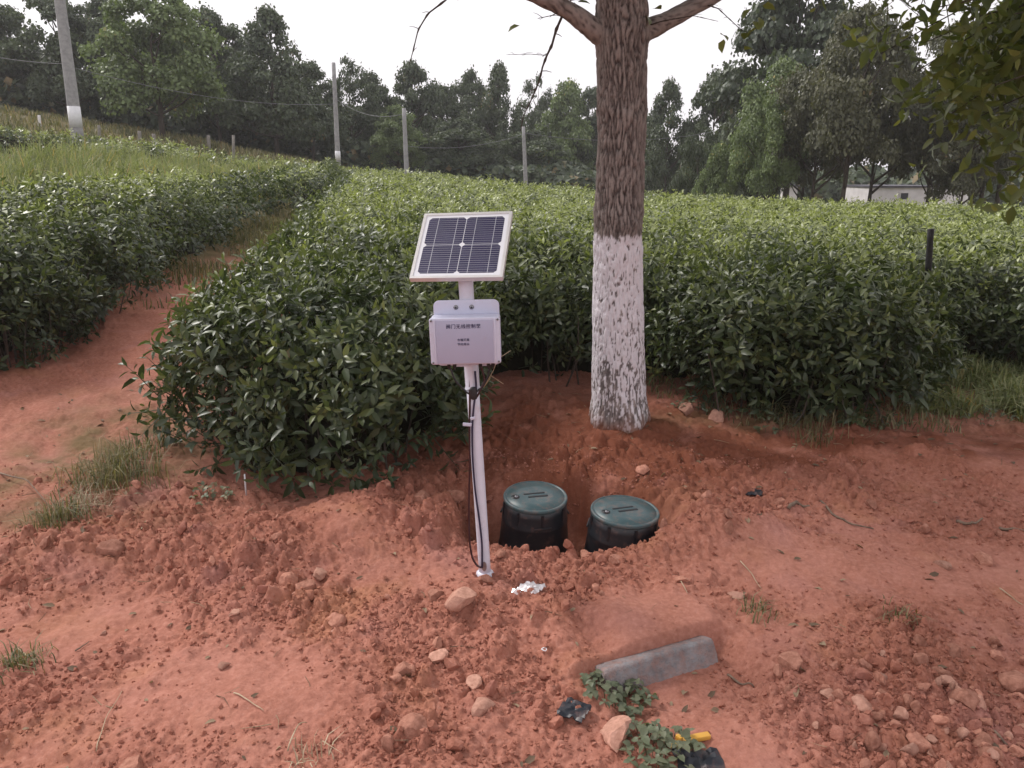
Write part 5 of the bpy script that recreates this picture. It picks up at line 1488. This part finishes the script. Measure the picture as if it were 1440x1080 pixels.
stick([(1405, 830), (1440, 846)], .0022, 'pale straw near the right border', 16, 'straw')

M['black_film'] = simple('black_plastic_scrap', (.016, .020, .030), (.010, .012, .018), 20, .4, dust=0.4)
M['yellow'] = simple('yellow_plastic', (.72, .40, .07), (.60, .31, .05), 12, .4, dust=0.35)
M['white_peg'] = simple('white_peg', (.75, .74, .76), (.62, .60, .62), 20, .5)
def film_mat():
    m, n, P, O = new_mat('clear_plastic_film')
    P.inputs['Base Color'].default_value = (.95, .92, .95, 1); P.inputs['Roughness'].default_value = .18
    P.inputs['Transmission Weight'].default_value = .35
    tc = node(n, 'ShaderNodeTexCoord').outputs['Object']
    n.links.new(ramp(n, noise(n, 60, 4, .6, tc), [(.35, (.72, .62, .62)), (.6, (.95, .93, .96))]), P.inputs['Base Color'])
    return m
M['film'] = film_mat()
def scrap(u, v, wpx, hpx, mat, label, seed, thick=.002, name='plastic_scrap', cat='plastic scrap', crumple=.012, spin=0.):
    p = gp(u, v); dep = p[1] * cp + 1.6 * sp; w = wpx / FPX * dep; h = hpx / FPX * dep / math.sin(math.radians(35)) 
    rng = np.random.default_rng(seed); n = 9
    a, b = np.meshgrid(np.linspace(-.5, .5, n), np.linspace(-.5, .5, n))
    edge = 1 + .22 * perlin(a * 3 + seed, b * 3, seed)
    X, Y = a * w * edge, b * h * edge
    c, s = math.cos(spin), math.sin(spin); X, Y = X * c - Y * s, X * s + Y * c
    Z = crumple * np.abs(perlin(a * 4, b * 4, seed + 2)) * 2 + crumple * .6 * np.abs(perlin(a * 8, b * 8, seed + 3)) + .008
    Z = Z + (float(hz(p[0], p[1])))
    V1 = np.stack([X, Y, Z], -1).reshape(-1, 3); V0 = V1 - [0, 0, thick]
    i, j = np.meshgrid(np.arange(n - 1), np.arange(n - 1), indexing='ij')
    Q = np.stack([i*n+j, i*n+j+1, (i+1)*n+j+1, (i+1)*n+j], -1).reshape(-1, 4)
    rim = [*range(n)] + [k * n + n - 1 for k in range(1, n)] + [n * (n - 1) + k for k in range(n - 2, -1, -1)] + [k * n for k in range(n - 2, 0, -1)]
    R = [(rim[k], rim[(k + 1) % len(rim)], rim[(k + 1) % len(rim)] + n * n, rim[k] + n * n) for k in range(len(rim))]
    V = np.vstack([V1, V0]); z0 = V[:, 2].min(); V[:, 2] -= z0
    me = tri_mesh(name, V, np.vstack([Q, Q[:, ::-1] + n * n, np.array(R)]), True, None, [mat]); me.set_sharp_from_angle(angle=math.radians(35))
    tag(link(name, me, None, (p[0], p[1], z0)), label, cat)
scrap(743, 845, 32, 22, M['film'], 'crumpled clear plastic wrapper on the soil in front of the boxes', 31, .0006, 'plastic_wrapper', 'wrapper', .012, -.6)
scrap(808, 1006, 38, 22, M['black_film'], 'folded black plastic scrap left of the orange lump', 35, .004, crumple=.008, spin=-.5)
scrap(1060, 689, 24, 12, M['black_film'], 'small black plastic scrap on the soil right of the boxes', 37, .003, crumple=.006, spin=-.2)
scrap(985, 1068, 60, 34, M['black_film'], 'black plastic piece under the yellow scrap at the bottom border', 39, .004, crumple=.012)
def yellow_piece():
    a, b = gp(938, 1044), gp(998, 1030)
    c = (a + b) / 2; c[2] = hz(c[0], c[1]) + .02
    L = float(np.linalg.norm((b - a)[:2])); az = math.atan2(b[1] - a[1], b[0] - a[0])
    r = empty('yellow_clip', c, 'broken yellow plastic piece lying by the lower weed', 'plastic piece', None, (0, .05, az))
    bevel_box('grip', (L * .5, .022, .016), M['yellow'], r, (L * .25, 0, 0), (0, 0, 0), .004, 2)
    bevel_box('tongue', (L * .42, .024, .007), M['yellow'], r, (-L * .26, -.002, -.004), (0, 0, .08), .002, 2)
    bevel_box('catch', (.014, .02, .014), M['yellow'], r, (-L * .2, .006, .006), (0, 0, .4), .003, 2)
yellow_piece()
def peg(u, v, vt, label):
    p = gp(u, v); p[2] = hz(p[0], p[1]) - .01; top = dp(u - 2, vt, p[1])
    mb = MB(); mb.tube([(0, 0, 0), (top - p) * .5, top - p], .0045, 8)
    tag(mb.build('marker_peg', M['white_peg'], None, True, loc=p), label, 'peg')
peg(346, 694, 667, 'short white marker peg at the foot of the front tea bushes')
def ring():
    p = gp(765, 924); mb = MB(); a = np.linspace(0, 2 * math.pi, 17)
    mb.tube([(.0085 * math.cos(x), .0085 * math.sin(x), .002 * math.sin(2 * x)) for x in a], .0022, 6, None, False)
    tag(mb.build('plastic_ring', M['white_peg'], None, True, loc=(p[0], p[1], hz(p[0], p[1]) + .004)), 'tiny pale plastic ring on the soil below the wrapper', 'ring')
ring()
if HAZE_DENSITY > 0: haze(HAZE_DENSITY)
